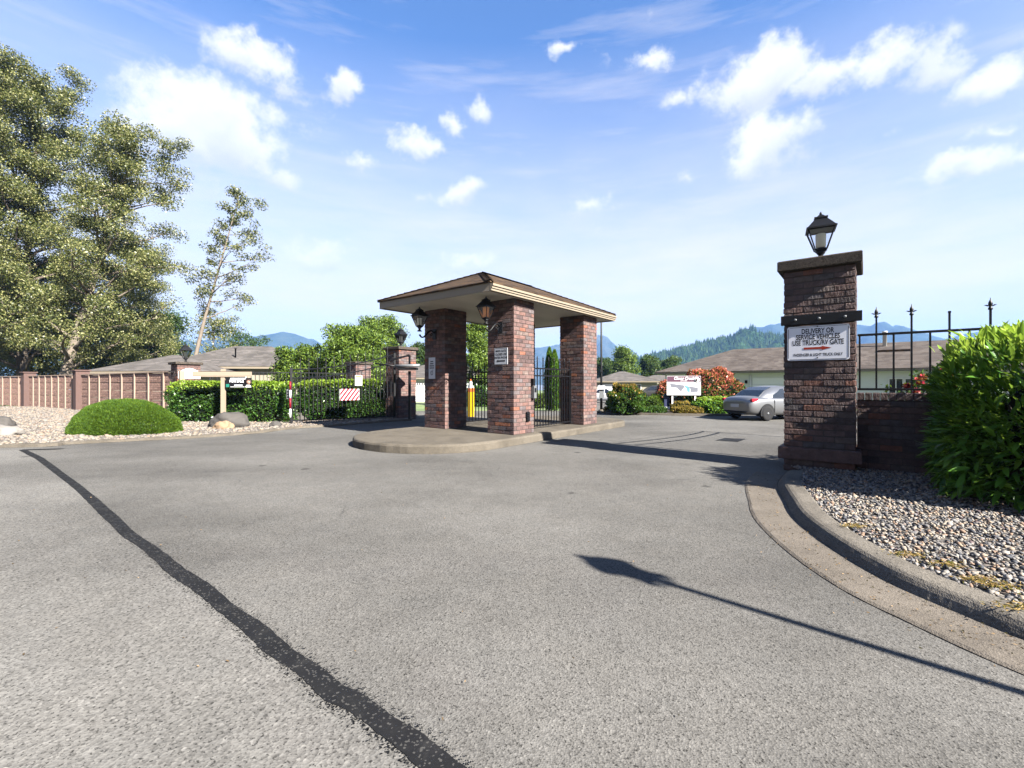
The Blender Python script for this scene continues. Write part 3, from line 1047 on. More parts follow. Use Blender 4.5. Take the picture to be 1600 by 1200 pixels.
# ------------------------------------------------------------------ lantern
def lantern_parts(t, x, y, z, s=1.0, lampmat=None, stem=.22):
    """square coach lantern: z is the foot of its stem, s its scale"""
    w0, w1, hb = .085 * s, .19 * s, .34 * s
    zb = z + stem * s
    MB().lathe([(.085 * s, z), (.085 * s, z + .02 * s), (.045 * s, z + .04 * s), (.036 * s, zb - .06 * s), (.06 * s, zb - .03 * s), (.075 * s, zb)], 12, (x, y, 0)).build('stem', MAT['iron'], t)
    MB().frustum(x, y, zb, zb + .035 * s, w0 * .8, w0 * 1.06).build('base', MAT['iron'], t)
    z0, z1 = zb + .035 * s, zb + .035 * s + hb
    fr = MB()
    for a, b in ((-1, -1), (1, -1), (1, 1), (-1, 1)):
        fr.tube([(x + a * w0, y + b * w0, z0), (x + a * w1, y + b * w1, z1)], .013 * s, 4, False)
    for (zz, ww) in ((z0 + .006, w0), (z1, w1)):
        for (a, b, c, d) in ((-1, -1, 1, -1), (1, -1, 1, 1), (1, 1, -1, 1), (-1, 1, -1, -1)):
            fr.tube([(x + a * ww, y + b * ww, zz), (x + c * ww, y + d * ww, zz)], .012 * s, 4, False)
    fr.build('frame', MAT['iron'], t)
    for (a, b, c, d) in ((-1, -1, 1, -1), (1, -1, 1, 1), (1, 1, -1, 1), (-1, 1, -1, -1)):
        k = .985
        MB().add([(x + a * w0 * k, y + b * w0 * k, z0), (x + c * w0 * k, y + d * w0 * k, z0), (x + c * w1 * k, y + d * w1 * k, z1), (x + a * w1 * k, y + b * w1 * k, z1)], [(0, 1, 2, 3)]).build('pane', MAT['glass'], t)
    MB().lathe([(.03 * s, z0), (.05 * s, z0 + .02 * s), (.05 * s, z0 + .04 * s)], 12, (x, y, 0)).build('lamp_holder', MAT['iron'], t)
    kb = 1.25 if lampmat is MAT['amber'] else 1.0
    MB().lathe([(.062 * s * kb, z0 + .04 * s), (.075 * s * kb, z0 + .05 * s), (.08 * s * kb, z0 + .26 * s * kb), (.07 * s, z0 + .28 * s * kb), (.02 * s, z0 + .29 * s * kb)], 14, (x, y, 0)).build('lamp_bulb', lampmat or MAT['frost'], t)
    rf = MB()
    rf.frustum(x, y, z1 + .006 * s, z1 + .03 * s, w1 * 1.16, w1 * 1.16)
    rf.frustum(x, y, z1 + .03 * s, z1 + .20 * s, w1 * 1.08, w1 * .42)
    rf.frustum(x, y, z1 + .20 * s, z1 + .225 * s, w1 * .52, w1 * .52)
    rf.frustum(x, y, z1 + .225 * s, z1 + .27 * s, w1 * .36, w1 * .16)
    rf.build('lantern_roof', MAT['iron'], t)
    MB().lathe([(.012 * s, z1 + .265 * s), (.022 * s, z1 + .285 * s), (.022 * s, z1 + .30 * s), (.004 * s, z1 + .33 * s)], 10, (x, y, 0)).build('finial', MAT['iron'], t)
    return z1 + .33 * s


# ------------------------------------------------------------------ kiosk
kiosk = thing('gate_kiosk', 'open brick gate kiosk with brown hipped roof on the concrete island', 'kiosk', P0 + Vector((0, 0, SLAB)), ANG)
PL = .93
CH = 3.62 / 34
budget = [300]
ped = [('pillar', 0, 0, 'front brick pillar nearest the street'), ('pillar', 3.75, 0, 'rear right brick pillar'), ('pillar', 0, 2.6, 'front left brick pillar in the shade'), ('pillar', 3.75, 2.6, 'hidden rear left brick pillar')]


def hole(c, r):
    return False


for i, (nm, a, b, lb) in enumerate(ped):
    p_ = pier(kiosk, nm, a, b, PL, 3, 0, 34, CH, MAT['brick'], budget)
    if i < 3: p_['label'] = lb
RZ0 = 3.62                       # soffit level above the slab
EA0, EA1, EB0, EB1 = -1.2, 5.6, -.2, 4.15
FH = .2
# soffit, fascia, gutters, roof
roof = None
mb = MB()
zt = RZ0 + FH
hb = (EB1 - EB0) / 2
mid = (EB0 + EB1) / 2
rise = hb * math.tan(R(23.5))
ov = .05
V = [(EA0 - ov, EB0 - ov, zt), (EA1 + ov, EB0 - ov, zt), (EA1 + ov, EB1 + ov, zt), (EA0 - ov, EB1 + ov, zt), (EA0 + hb, mid, zt + rise), (EA1 - hb, mid, zt + rise)]
mb.add(V, [(0, 1, 5, 4), (1, 2, 5), (2, 3, 4, 5), (3, 0, 4)])
V2 = [(x, y, z - .03) for x, y, z in V[:4]]
mb.add(V[:4] + V2, [(0, 4, 5, 1), (1, 5, 6, 2), (2, 6, 7, 3), (3, 7, 4, 0), (4, 7, 6, 5)])
roof = mb.build('roof', MAT['shingle'], kiosk)
roof['label'] = 'brown shingled hip roof'
# raised hip and ridge shingles
hp = MB()
for a_, b_ in ((0, 4), (1, 5), (2, 5), (3, 4), (4, 5)):
    p, q = Vector(V[a_]), Vector(V[b_])
    nn = int((q - p).length / .2)
    for k in range(nn):
        s0, s1 = p.lerp(q, k / nn), p.lerp(q, (k + 1.25) / nn)
        d = (q - p).normalized(); sd = d.cross(Vector((0, 0, 1))).normalized() * .12
        up = Vector((0, 0, .02))
        hp.add([s0 + sd + up * .2, s0 + up * 2.2, s0 - sd + up * .2, s1 - sd * .9 - up * .3, s1 + up * 1.3, s1 + sd * .9 - up * .3], [(0, 1, 4, 5), (1, 2, 3, 4)])
ho = hp.build('ridge_shingles', MAT['shingle'], roof)
ho['kind'] = 'stuff'
MB().box(EA0 + .03, EA1 - .03, EB0 + .03, EB1 - .03, RZ0 + .018, RZ0 + .03).build('soffit', MAT['mortar'], roof)
nb_ = 44
bw_ = (EA1 - EA0 - .06) / nb_
sb_ = MB().bbox(.005, bw_ - .005, EB0 + .031, EB1 - .031, RZ0 + .002, RZ0 + .017, .003).mesh('soffit_board', MAT['soffit'])
for k in range(nb_): link('soffit_board', sb_, roof, (EA0 + .03 + k * bw_, 0, random.uniform(-.001, .001)))
for (x0, x1, y0, y1) in ((EA0, EA0 + .03, EB0, EB1), (EA1 - .03, EA1, EB0, EB1), (EA0 + .03, EA1 - .03, EB0, EB0 + .03), (EA0 + .03, EA1 - .03, EB1 - .03, EB1)):
    MB().box(x0, x1, y0, y1, RZ0 - .03, zt - .032).build('fascia', MAT['fascia'], roof)
# stepped gutter along the right hand eave
g = MB()
for k, (o_, za, zb_) in enumerate(((.05, .0, .05), (.075, .055, .105), (.105, .11, .165))):
    g.box(EA0 - .002, EA1 + .002, EB0 - o_, EB0 - .001, RZ0 + za - .02, RZ0 + zb_ - .02)
g.build('gutter', MAT['fascia'], roof)
# wall lanterns


def wall_lantern(b, label, amber=False):
    t_ = thing('wall_lantern', label, 'lantern', LK(0, b, SLAB + 2.86), R(52 - 90), 'coach lanterns on the kiosk pillars')
    # local: x along the wall to the right, y into the wall
    MB().bbox(-.075, .075, -.035, -.006, -.16, .17, .012).build('back_plate', MAT['iron'], t_)
    pts = []
    for k in range(15):
        u = k / 14
        pts.append((0, -.03 - .57 * u, .05 + .09 * math.sin(u * math.pi * 1.6) - .30 * u * u * (1 - u) * 2.4 - .02 * u))
    MB().tube(pts, [.028 - .006 * abs(math.sin(k * .45)) for k in range(15)], 8).build('arm', MAT['iron'], t_)
    sc_ = MB().tube([(0, -.14 - .05 * math.cos(a_ * .5) * (1 - a_ / 16), .0 - .07 * math.sin(a_ * .5) * (1 - a_ / 16)) for a_ in range(13)], .012, 6)
    sc_.build('scroll', MAT['iron'], t_)
    lantern_parts(t_, 0, -.60, .04, .86, MAT['amber'] if amber else MAT['frost'], .14)
    return t_


wall_lantern(.45, 'black wall lantern with amber tube on the front kiosk pillar', True)
wall_lantern(3.05, 'black wall lantern with clear lamp on the shaded left kiosk pillar')


# signs on the pillars
def sign_board(name, label, loc, rz, w, h, mat, border=None, r=.02, cat='sign', th=.012):
    t_ = thing(name, label, cat, loc, rz)
    poly = []
    for (cx_, cz_, a0) in ((w / 2 - r, h / 2 - r, 0), (-w / 2 + r, h / 2 - r, 90), (-w / 2 + r, -h / 2 + r, 180), (w / 2 - r, -h / 2 + r, 270)):
        for k in range(5):
            a_ = R(a0 + 22.5 * k)
            poly.append((cx_ + r * math.cos(a_), cz_ + r * math.sin(a_)))
    fix_normals(MB().plate(poly, -th, 0).build('board', mat, t_))
    if border:
        e = .018 if w > .6 else .012
        m_ = MB()
        for s_ in (-1, 1):
            m_.box(-w / 2 + r, w / 2 - r, -th - .002, -th - .0005, s_ * (h / 2 - e) - .0035, s_ * (h / 2 - e) + .0035)
            m_.box(s_ * (w / 2 - e) - .0035, s_ * (w / 2 - e) + .0035, -th - .002, -th - .0005, -h / 2 + r, h / 2 - r)
        m_.build('border_line', border, t_)
    return t_


def arrow(t_, x0, x1, z, th, head, mat, y, left=False):
    m_ = MB()
    if left: pts = [(x0, z), (x0 + head, z + th), (x0 + head, z + th * .5), (x1, z + th * .5), (x1, z - th * .5), (x0 + head, z - th * .5), (x0 + head, z - th)]
    else: pts = [(x1, z), (x1 - head, z + th), (x1 - head, z + th * .5), (x0, z + th * .5), (x0, z - th * .5), (x1 - head, z - th * .5), (x1 - head, z - th)]
    m_.plate(pts, y, y + .0015)
    return fix_normals(m_.build('arrow', mat, t_))


RZS = R(52 - 90)
sg = sign_board('gate_notice', 'square grey notice with left arrow on the front kiosk pillar', LK(-.008, .43, 1.55 + 43.5 / F * 12.2), RZS, .46, .45, MAT['sign_grey'], MAT['black'], .015)
for k, tx in enumerate(('MAIN GATE', 'CLOSED USE', 'ENTER PHONE')):
    text_mesh(tx, .082, MAT['black'], 'lettering', sg, 0, .14 - .09 * k, -.0135, sx=.84, bold=.003)
arrow(sg, -.16, .15, -.125, .035, .07, MAT['black'], -.0145, True)
sg = sign_board('visitor_notice', 'narrow upright notice with small pictogram on the shaded left kiosk pillar', LK(-.008, 2.6 + .56, 1.55 + 25 / F * 13.8), RZS, .29, .65, MAT['sign_grey'], None, .012)
# four short lines too blurred to read in the photograph, drawn as broken strokes
for k, wd in enumerate((.13, .16, .20, .20)):
    m_ = MB(); x = -wd / 2
    while x < wd / 2 - .01:
        w_ = random.uniform(.012, .024)
        m_.box(x, x + w_, -.0145, -.0125, .20 - .065 * k - .018, .20 - .065 * k + .018)
        x += w_ + .007
    m_.build('print_line', MAT['black'], sg)
m_ = MB()
m_.box(-.01, .0, -.0145, -.0125, -.22, -.06); m_.box(.035, .048, -.0145, -.0125, -.2, -.04)
m_.box(-.06, -.045, -.0145, -.0125, -.18, -.1); m_.box(-.05, .04, -.0145, -.0125, -.21, -.195); m_.box(-.055, .04, -.0145, -.0125, -.115, -.105)
m_.build('pictogram', MAT['black'], sg)

# intercom box and vent opening on the right face of the front pillar
t = thing('intercom_box', 'grey intercom box with black top on the front kiosk pillar', 'intercom', LK(.84, -.002, 1.1), ANG)
MB().bbox(-.06, .06, -.10, 0, .05, .40, .01).build('housing', MAT['steel'], t)
MB().bbox(-.075, .02, -.085, 0, .405, .60, .008).build('hood', MAT['iron'], t)
MB().bbox(-.04, .04, -.106, -.101, .22, .34, .002).build('grille', MAT['iron'], t)
t = thing('wall_vent', 'small black vent box low on the front kiosk pillar', 'vent', LK(.60, -.002, .52), ANG)
MB().bbox(-.07, .07, -.035, 0, 0, .27, .008).build('cover', MAT['iron'], t)
m_ = MB()
for k in range(4): m_.bbox(-.06, .06, -.05, -.036, .035 + .055 * k, .06 + .055 * k, .003)
m_.build('louvre', MAT['iron'], t)


# ------------------------------------------------------------------ iron gates and railings
def fleur(m_, x, y, z, s=1.0):
    """cast spear point with side leaves"""
    m_.lathe([(.020 * s, z - .03 * s), (.026 * s, z - .02 * s), (.020 * s, z), (.012 * s, z + .015 * s), (.024 * s, z + .04 * s), (.020 * s, z + .07 * s), (.006 * s, z + .105 * s), (.003 * s, z + .13 * s)], 8, (x, y, 0))
    for q in (-1, 1):
        m_.add([(x, y - .006, z + .012 * s), (x + q * .035 * s, y - .006, z + .04 * s), (x + q * .062 * s, y - .006, z + .036 * s), (x + q * .03 * s, y - .006, z + .018 * s),
                (x, y + .006, z + .012 * s), (x + q * .035 * s, y + .006, z + .04 * s), (x + q * .062 * s, y + .006, z + .036 * s), (x + q * .03 * s, y + .006, z + .018 * s)],
               [(0, 1, 2, 3), (7, 6, 5, 4), (0, 4, 5, 1), (1, 5, 6, 2), (2, 6, 7, 3), (3, 7, 4, 0)])


def railing(name, label, loc, rz, length, z_bot, z_top, rails, spacing, tips, tall, cat='gate', bar=.012, posts=True, first_tall=0, group=None, skip_tip=()):
    """straight run of pickets; local x along the run"""
    t_ = thing(name, label, cat, loc, rz, group)
    if posts:
        for x in (0, length):
            MB().bbox(x - .025, x + .025, -.025, .025, z_bot - .03, z_top + .02, .004).build('stile', MAT['iron'], t_)
    for zr in rails:
        MB().bbox(0, length, -.016, .016, zr - .02, zr + .02, .004).build('rail', MAT['iron'], t_)
    n_ = int(round(length / spacing))
    off = (length - (n_ - 1) * spacing) / 2 if posts else .03
    for k in range(n_):
        x = off + k * spacing
        hi = (k % 2) == first_tall
        m_ = MB()
        top = z_top + (tall if hi else 0)
        m_.bbox(x - bar, x + bar, -bar, bar, z_bot, top, .002)
        if hi and k in skip_tip:
            m_.bbox(x - bar * 1.35, x + bar * 1.35, -bar * 1.35, bar * 1.35, top - .02, top + .01, .003)
        elif hi and tips:
            fleur(m_, x, 0, top + .02, tips)
        m_.build('picket', MAT['iron'], t_)
    return t_


# kiosk walk-through gates, along the long sides of the kiosk
railing('pedestrian_gate', 'black iron walk gate between the two right kiosk pillars', LK(.95, .5, SLAB), ANG, 2.78, .06, 1.82, (.10, 1.60, 1.82), .155, .8, .26, first_tall=1)
railing('pedestrian_gate', 'black iron walk gate seen between the left and front kiosk pillars', LK(.95, 3.3, SLAB), ANG, 2.78, .06, 1.76, (.08, 1.54, 1.76), .155, .8, .26, first_tall=0)


def arched_gate(name, label, hinge, free, z_lo, z_free, z_hinge, plate=True, group=None):
    """drive gate whose top rails sweep up to the hinge pier"""
    d = (free - hinge)
    Lg = d.length
    rz = math.atan2(d.y, d.x)
    t_ = thing(name, label, 'gate', (hinge.x, hinge.y, 0), rz, group)

    def top(u):      # u: 0 hinge, 1 free
        return z_free + (z_hinge - z_free) * (1 - u) ** 1.9

    MB().bbox(Lg - .04, Lg + .04, -.04, .04, z_lo - .08, z_free + .06, .006).build('stile', MAT['iron'], t_)
    MB().bbox(-.04, .04, -.04, .04, z_lo - .03, z_hinge + .04, .006).build('stile', MAT['iron'], t_)
    for off in (0, -.33):
        pts = [(Lg * k / 28, 0, top(k / 28) + off) for k in range(29)]
        MB().tube(pts, .027, 4, False).build('rail', MAT['iron'], t_)
    MB().bbox(0, Lg, -.022, .022, z_lo - .025, z_lo + .025, .004).build('rail', MAT['iron'], t_)
    n_ = 26
    for k in range(1, n_):
        x = Lg * k / n_
        m_ = MB()
        hi = k % 2 == 0
        zt_ = top(k / n_) + (.30 if hi else -.33)
        m_.bbox(x - .012, x + .012, -.012, .012, z_lo, zt_, .002)
        if hi: m_.lathe([(.02, zt_ - .01), (.026, zt_ + .01), (.012, zt_ + .03), (.02, zt_ + .06), (.003, zt_ + .13)], 6, (x, 0, 0))
        m_.build('picket', MAT['iron'], t_)
    return t_, Lg, rz


PILL = LK(3.0, 8.6)             # left gate pier, near corner
hinge = Vector((-5.05, 19.55, 0))
free = G(455, 664.5, .0)
free = Vector((free.x, free.y, 0))
gate, GL, grz = arched_gate('drive_gate', 'tall black arched drive gate standing open before the left hedge', hinge, free, .17, hz(577, free.y) , hz(553, hinge.y), group=None)
yy = 1 if math.cos(grz) < 0 else -1      # side of the gate facing the street
# pieces fastened to the gate
t = thing('striped_rod', 'red and white banded rod on the free end of the drive gate', 'marker rod', (free.x, free.y - .07, 0), 0)
for k, (z0, z1, m_) in enumerate(((.30, .62, 'white'), (.62, 1.02, 'red'), (1.02, 1.32, 'white'), (1.32, 1.64, 'red'))):
    MB().lathe([(.034, z0), (.034, z1 - .0005)], 12, (0, 0, 0)).build('red_band' if m_ == 'red' else 'white_band', MAT[m_], t)


def on_gate(px, dist=.04):
    """point on the open gate seen at column px"""
    k = (px - 800) / F
    d = free - hinge
    u = (k * hinge.y - hinge.x) / (d.x - k * d.y)
    p = hinge + d * u
    return p


q = on_gate(547)
t = thing('striped_plate', 'red and white diagonal striped warning plate on the drive gate', 'warning plate', (q.x, q.y - .05, hz(616.5, q.y)), math.atan2(-(free - hinge).y, -(free - hinge).x))
w_, h_ = .78, .46
MB().bbox(-w_ / 2, w_ / 2, -.008, 0, -h_ / 2, h_ / 2, .004).build('board', MAT['sign_grey'], t)
for k in range(-2, 6):
    x0 = -w_ / 2 + k * .16 - .05
    poly = [(x0, -h_ / 2), (x0 + .09, -h_ / 2), (x0 + .09 + h_ * .75, h_ / 2), (x0 + h_ * .75, h_ / 2)]
    # clip to the board
    def clip(poly, lim, sgn):
        out = []
        for i in range(len(poly)):
            p, r_ = poly[i], poly[(i + 1) % len(poly)]
            ip, iq = sgn * p[0] <= lim, sgn * r_[0] <= lim
            if ip: out.append(p)
            if ip != iq:
                u = (sgn * lim - p[0]) / (r_[0] - p[0])
                out.append((sgn * lim, p[1] + u * (r_[1] - p[1])))
        return out
    poly = clip(clip(poly, w_ / 2 - .012, 1), w_ / 2 - .012, -1) if poly else poly
    if len(poly) >= 3:
        fix_normals(MB().plate(poly, -.0105, -.0085).build('red_stripe', MAT['red'], t))
q = on_gate(561)
t = thing('gate_notice_card', 'small white notice card with yellow heading on the drive gate', 'notice', (q.x, q.y - .05, hz(594.5, q.y)), math.atan2(-(free - hinge).y, -(free - hinge).x))
MB().bbox(-.14, .14, -.006, 0, -.21, .21, .003).build('card', MAT['white'], t)
MB().box(-.12, .12, -.0085, -.0065, .13, .185).build('heading', MAT['yellow'], t)
MB().box(-.03, .04, -.0085, -.0065, .03, .09).build('mark', MAT['yellow'], t)
q = on_gate(450)
t = thing('gate_latch_box', 'grey latch box at the end of the drive gate', 'latch', (free.x - .06, free.y + .02, .98), 0)
MB().bbox(-.10, -.0, -.05, .05, 0, .38, .01).build('housing', MAT['steel'], t)
m_ = MB()
for k in range(3): m_.bbox(-.08, -.02, -.056, -.051, .05 + .1 * k, .11 + .1 * k, .002)
m_.build('slot', MAT['iron'], t)

# the matching gate of the right drive, swung inward behind its pier; it throws the barred shadow on the drive
arched_gate('drive_gate', 'black arched drive gate swung inward behind the right brick pier', LK(1.25, -6.3), LK(5.9, -6.15), .17, 2.05, 2.8)


# ------------------------------------------------------------------ gate piers
def cap(parent, x0, y0, L, z0, th, ov_, mat):
    mb = MB().bbox(x0 - ov_, x0 + L + ov_, y0 - ov_, y0 + L + ov_, z0, z0 + th, .018)
    return mb.build('cap', mat, parent)


bp = thing('gate_pier', 'tall rough brick pier with delivery sign at the right drive', 'brick pier', LK(0, -7.2), ANG)
BL = 1.05
BCH = 3.56 / 33
budget = [300]
pc = pier(bp, 'shaft', 0, 0, BL, 3, 0, 33, BCH, MAT['rustic_brick'], budget, 1)
# projecting plinth band
pb = MB()
k = 0
for x in range(4):
    MB().bbox(-.075 + x * .30 + .004, -.075 + (x + 1) * .30 - .004, -.075, BL + .075, .215, .43, .012).build('plinth_block', MAT['rustic_brick'], bp) if x in (0, 3) else None
MB().bbox(.225, .825, -.07, .01, .217, .428, .012).build('plinth_block', MAT['rustic_brick'], bp)
MB().bbox(.225, .825, BL - .01, BL + .07, .217, .428, .012).build('plinth_block', MAT['rustic_brick'], bp)
cap(bp, 0, 0, BL, 3.56, .19, .085, MAT['cap_concrete'])
t = thing('hinge_bar', 'black iron hinge bar bolted across the right brick pier', 'bar', LK(-.012, -6.67, 2.68), RZS)
MB().bbox(-.55, .61, -.05, 0, -.085, .085, .006).build('bar', MAT['iron'], t)
for x in (-.33, .02, .38):
    MB().lathe([(.024, -.05), (.022, -.066), (.01, -.068)], 8, (x, 0, .0), 'y').build('bolt', MAT['steel'], t)
sg = sign_board('delivery_sign', 'white delivery sign with red arrow on the right brick pier', LK(-.022, -6.665, 2.262), RZS, .90, .60, MAT['sign_white'], MAT['black'], .04, th=.012)
for k, tx in enumerate(('DELIVERY OR', 'SERVICE VEHICLES', 'USE TRUCK/RV GATE')):
    text_mesh(tx, .122, MAT['black'], 'lettering', sg, 0, .205 - .1 * k, -.0135, sx=.64, bold=.0032)
arrow(sg, -.20, .20, -.09, .036, .14, MAT['red_print'], -.0145)
text_mesh('PASSENGER & LIGHT TRUCK ONLY', .068, MAT['black'], 'lettering', sg, 0, -.205, -.0135, sx=.66, bold=.0018)
for z in (.285, -.255):
    MB().lathe([(.011, -.012), (.011, -.018), (.004, -.02)], 8, (0, 0, z), 'y').build('screw', MAT['iron'], sg)
t = thing('pier_lantern', 'large black coach lantern on top of the right brick pier', 'lantern', LK(BL / 2, -7.2 + BL / 2, 3.75), ANG + R(8))
lantern_parts(t, 0, 0, 0, 1.04, None, .20)

# left gate pier
lp = thing('gate_pier', 'brick pier hinging the left drive gate beside the kiosk', 'brick pier', PILL, ANG)
pier(lp, 'shaft', 0, 0, .95, 3, 0, 30, 3.05 / 30, MAT['brick'], [0])
cap(lp, 0, 0, .95, 3.05, .13, .07, MAT['cap_concrete'])
t = thing('pier_lantern', 'black coach lantern on top of the left gate pier', 'lantern', LK(3.0 + .475, 8.6 + .475, 3.18), ANG)
lantern_parts(t, 0, 0, 0, 1.0, None, .18)
# gate opener arm fixed to the pier
t = thing('gate_opener', 'grey ram and black bracket of the gate opener on left pier', 'gate opener', (0, 0, 0))
c0 = at(618, 19.0, hz(572, 19.0)); c1 = at(656, 18.9, hz(571, 18.9))
MB().tube([c0, c1], .065, 12).build('ram', MAT['steel'], t)
MB().tube([c0 + Vector((-.9, .15, .12)), c0], .03, 6).build('rod', MAT['iron'], t)
MB().tube([at(609, 19.1, hz(563, 19.1)), at(640, 19.0, hz(555, 19.0))], .045, 4, False).build('brace', MAT['iron'], t)
MB().tube([at(640, 19.0, hz(555, 19.0)), at(640, 19.0, hz(569, 19.0))], .045, 4, False).build('brace', MAT['iron'], t)
MB().bbox(c0.x + .1, c1.x - .15, 18.95, 19.3, c0.z - .16, c0.z - .06, .01).build('bracket', MAT['iron'], t)
q0 = at(640, 19.2, .12)
MB().bbox(q0.x - .05, q0.x + .05, q0.y - .05, q0.y + .05, .08, hz(580, 19.2), .006).build('hinge_post', MAT['iron'], t)

# rear pier of the inner fence and the lamp pier at the end of the panel fence
rp = thing('fence_pier', 'brick pier with stone cap rising behind the left hedge', 'brick pier', at(556, 23.0), ANG)
pier(rp, 'shaft', 0, 0, .9, 3, 0, 25, 2.55 / 25, MAT['brick'], [0])
cap(rp, 0, 0, .9, 2.55, .14, .06, MAT['cap_concrete'])
LPc = at(277, 18.7)
sp = thing('sign_pier', 'brick pier with white arched board at the end of the panel fence', 'brick pier', LPc, ANG)
pier(sp, 'shaft', 0, 0, .84, 3, 0, 24, 2.36 / 24, MAT['brick'], [0])
cap(sp, 0, 0, .84, 2.36, .11, .07, MAT['cap_concrete'])
t = thing('arched_board', 'white arched nameboard on the brick pier left of the hedge', 'board', LPc + A * .42 + Vector((0, 0, 1.80)) - B * .004, ANG)
poly = [(-.39, -.02), (.39, -.02), (.39, .27)]
for k in range(13):
    u = k / 12
    poly.append((.39 - .78 * u, .27 + .14 * math.sin(math.pi * u) ** 1.6))
poly = poly[:3] + poly[4:-1] + [(-.39, .27)]
fix_normals(MB().plate(poly, -.025, 0).build('board', MAT['white'], t))
t = thing('pier_lantern', 'black coach lantern on the pier with the arched board', 'lantern', LPc + (A + B) * .42 + Vector((0, 0, 2.47)), ANG)
lantern_parts(t, 0, 0, 0, .92, None, .16)

# ------------------------------------------------------------------ panel fence on the left
fence = thing('panel_fence', 'reddish cast panel fence with tan posts and brick piers', 'fence', (0, 0, 0))
fl = [Vector((-13.6, 18.75, 0)), Vector((-24.8, 26.2, 0)), Vector((-32.5, 30.6, 0)), Vector((-43.0, 36.0, 0))]
panel_cache = {}
for si in range(3):
    p, q_ = fl[si], fl[si + 1]
    d = (q_ - p); ln = d.length; rz = math.atan2(d.y, d.x)
    nb = 8
    bay = ln / nb
    hgt = 2.05
    for k in range(nb):
        o_ = p + d * (k / nb)
        post = MB().bbox(-.055, .055, -.09, .09, 0, hgt + .04, .012)
        link('post', post.mesh('post', MAT['fence_tan']), fence, o_, (0, 0, rz))
        key = (si,)
        if key not in panel_cache:
            panel_cache[key] = [MB().bbox(.075, bay - .075, -.045 + .004 * r_, .045 - .004 * r_, .012, .395, .02).mesh('panel', MAT['fence_panel']) for r_ in range(2)]
        for r_ in range(5):
            link('panel', panel_cache[key][r_ % 2], fence, o_ + Vector((0, 0, .02 + r_ * .40)), (0, 0, rz))
        link('top_rail', MB().bbox(.0, bay, -.085, .085, hgt - .01, hgt + .05, .008).mesh('top_rail', MAT['fence_tan']), fence, o_ + Vector((0, 0, .0)), (0, 0, rz))
    MB().bbox(-.30, .30, -.30, .30, 0, 2.28, .02).build('pier', MAT['fence_pier'], fence, q_, (0, 0, rz))
    MB().bbox(-.36, .36, -.36, .36, 2.283, 2.36, .015).build('pier_cap', MAT['fence_pier'], fence, q_, (0, 0, rz))

# inner black railing behind the hedges
p, q_ = Vector((-13.0, 19.6, 0)), Vector((-8.05, 22.9, 0))
d = q_ - p
railing('iron_railing', 'black iron railing behind the left hedge', p, math.atan2(d.y, d.x), d.length, .15, 2.08, (.25, 2.08), .16, 0, .0, 'railing', .011)
p, q_ = Vector((-6.95, 23.2, 0)), Vector((-4.75, 21.6, 0))
d = q_ - p
railing('iron_railing', 'short black iron railing between the rear pier and left gate pier', p, math.atan2(d.y, d.x), d.length, .15, 1.95, (.25, 1.95), .16, .7, .2, 'railing', .011)

# ------------------------------------------------------------------ low brick wall with railing on the right
WA0, WA1 = .38, .66
wall = thing('brick_wall', 'low dark brick wall beside the right pier', 'brick wall', LK(WA0, -7.205), R(52 - 90))
# local x runs away from the pier to the right, y into the wall
WL = 5.2
MB().box(.0, WL, .012, WA1 - WA0 - .012, 0, 1.27).build('mortar_core', MAT['mortar'], wall)
bl, bh = .30, 1.27 / 12
rest = MB()
for c in range(12):
    x = -.15 if c % 2 else 0.0
    while x < WL - .02:
        xa, xb = max(x, .002), min(x + bl, WL)
        if xb - xa > .06:
            if x < 2.1:
                me = MB().bbox(0, xb - xa - .011, 0, .1, 0, bh - .011, .008).mesh('brick', MAT['rustic_brick']) if (xb - xa) < bl - .01 else random.choice(brick_mesh(bl - .011, .1, bh - .011, MAT['rustic_brick'], 1))
                link('brick', me, wall, (xa + .0055, random.uniform(-.003, .003), c * bh + .0055))
            else:
                rest.bbox(xa + .0055, xb - .0055, 0, .1, c * bh + .0055, (c + 1) * bh - .0055, .008)
        x += bl
x = 0.0
while x < WL:
    me = random.choice(brick_mesh(.094, WA1 - WA0 + .03, .125, MAT['rustic_brick'], 1))
    link('coping_brick', me, wall, (x + .005, -.015, 1.275))
    x += .105
ro = rest.build('brickwork', MAT['rustic_brick'], wall); ro['kind'] = 'stuff'
railing('wall_railing', 'black spear topped railing standing on the low brick wall', LK(.50, -7.21, 0), R(52 - 90), 5.0, 1.46, 2.40, (1.46, 2.40), .227, 1.15, .30, 'railing', .0135, posts=False, first_tall=1, skip_tip=(5,))

# ------------------------------------------------------------------ other entrance furniture
# pencil shaped yellow bollard
b0 = at(735.5, 21.7)
t = thing('pencil_bollard', 'yellow pencil shaped post seen through the kiosk', 'bollard', b0)
r_ = .165
MB().lathe([(r_, 0), (r_, 1.16), (r_ * .99, 1.17)], 6, smooth=False).build('shaft', MAT['yellow'], t)
MB().lathe([(r_ * 1.0, 1.172), (r_ * 1.0, 1.36)], 6, smooth=False).build('band', MAT['orange'], t)
MB().lathe([(r_ * .97, 1.362), (r_ * .30, 1.68)], 6, smooth=False).build('sharpened_tip', MAT['white'], t)
MB().lathe([(r_ * .29, 1.682), (.01, 1.83)], 6, smooth=False).build('lead_tip', MAT['orange'], t)

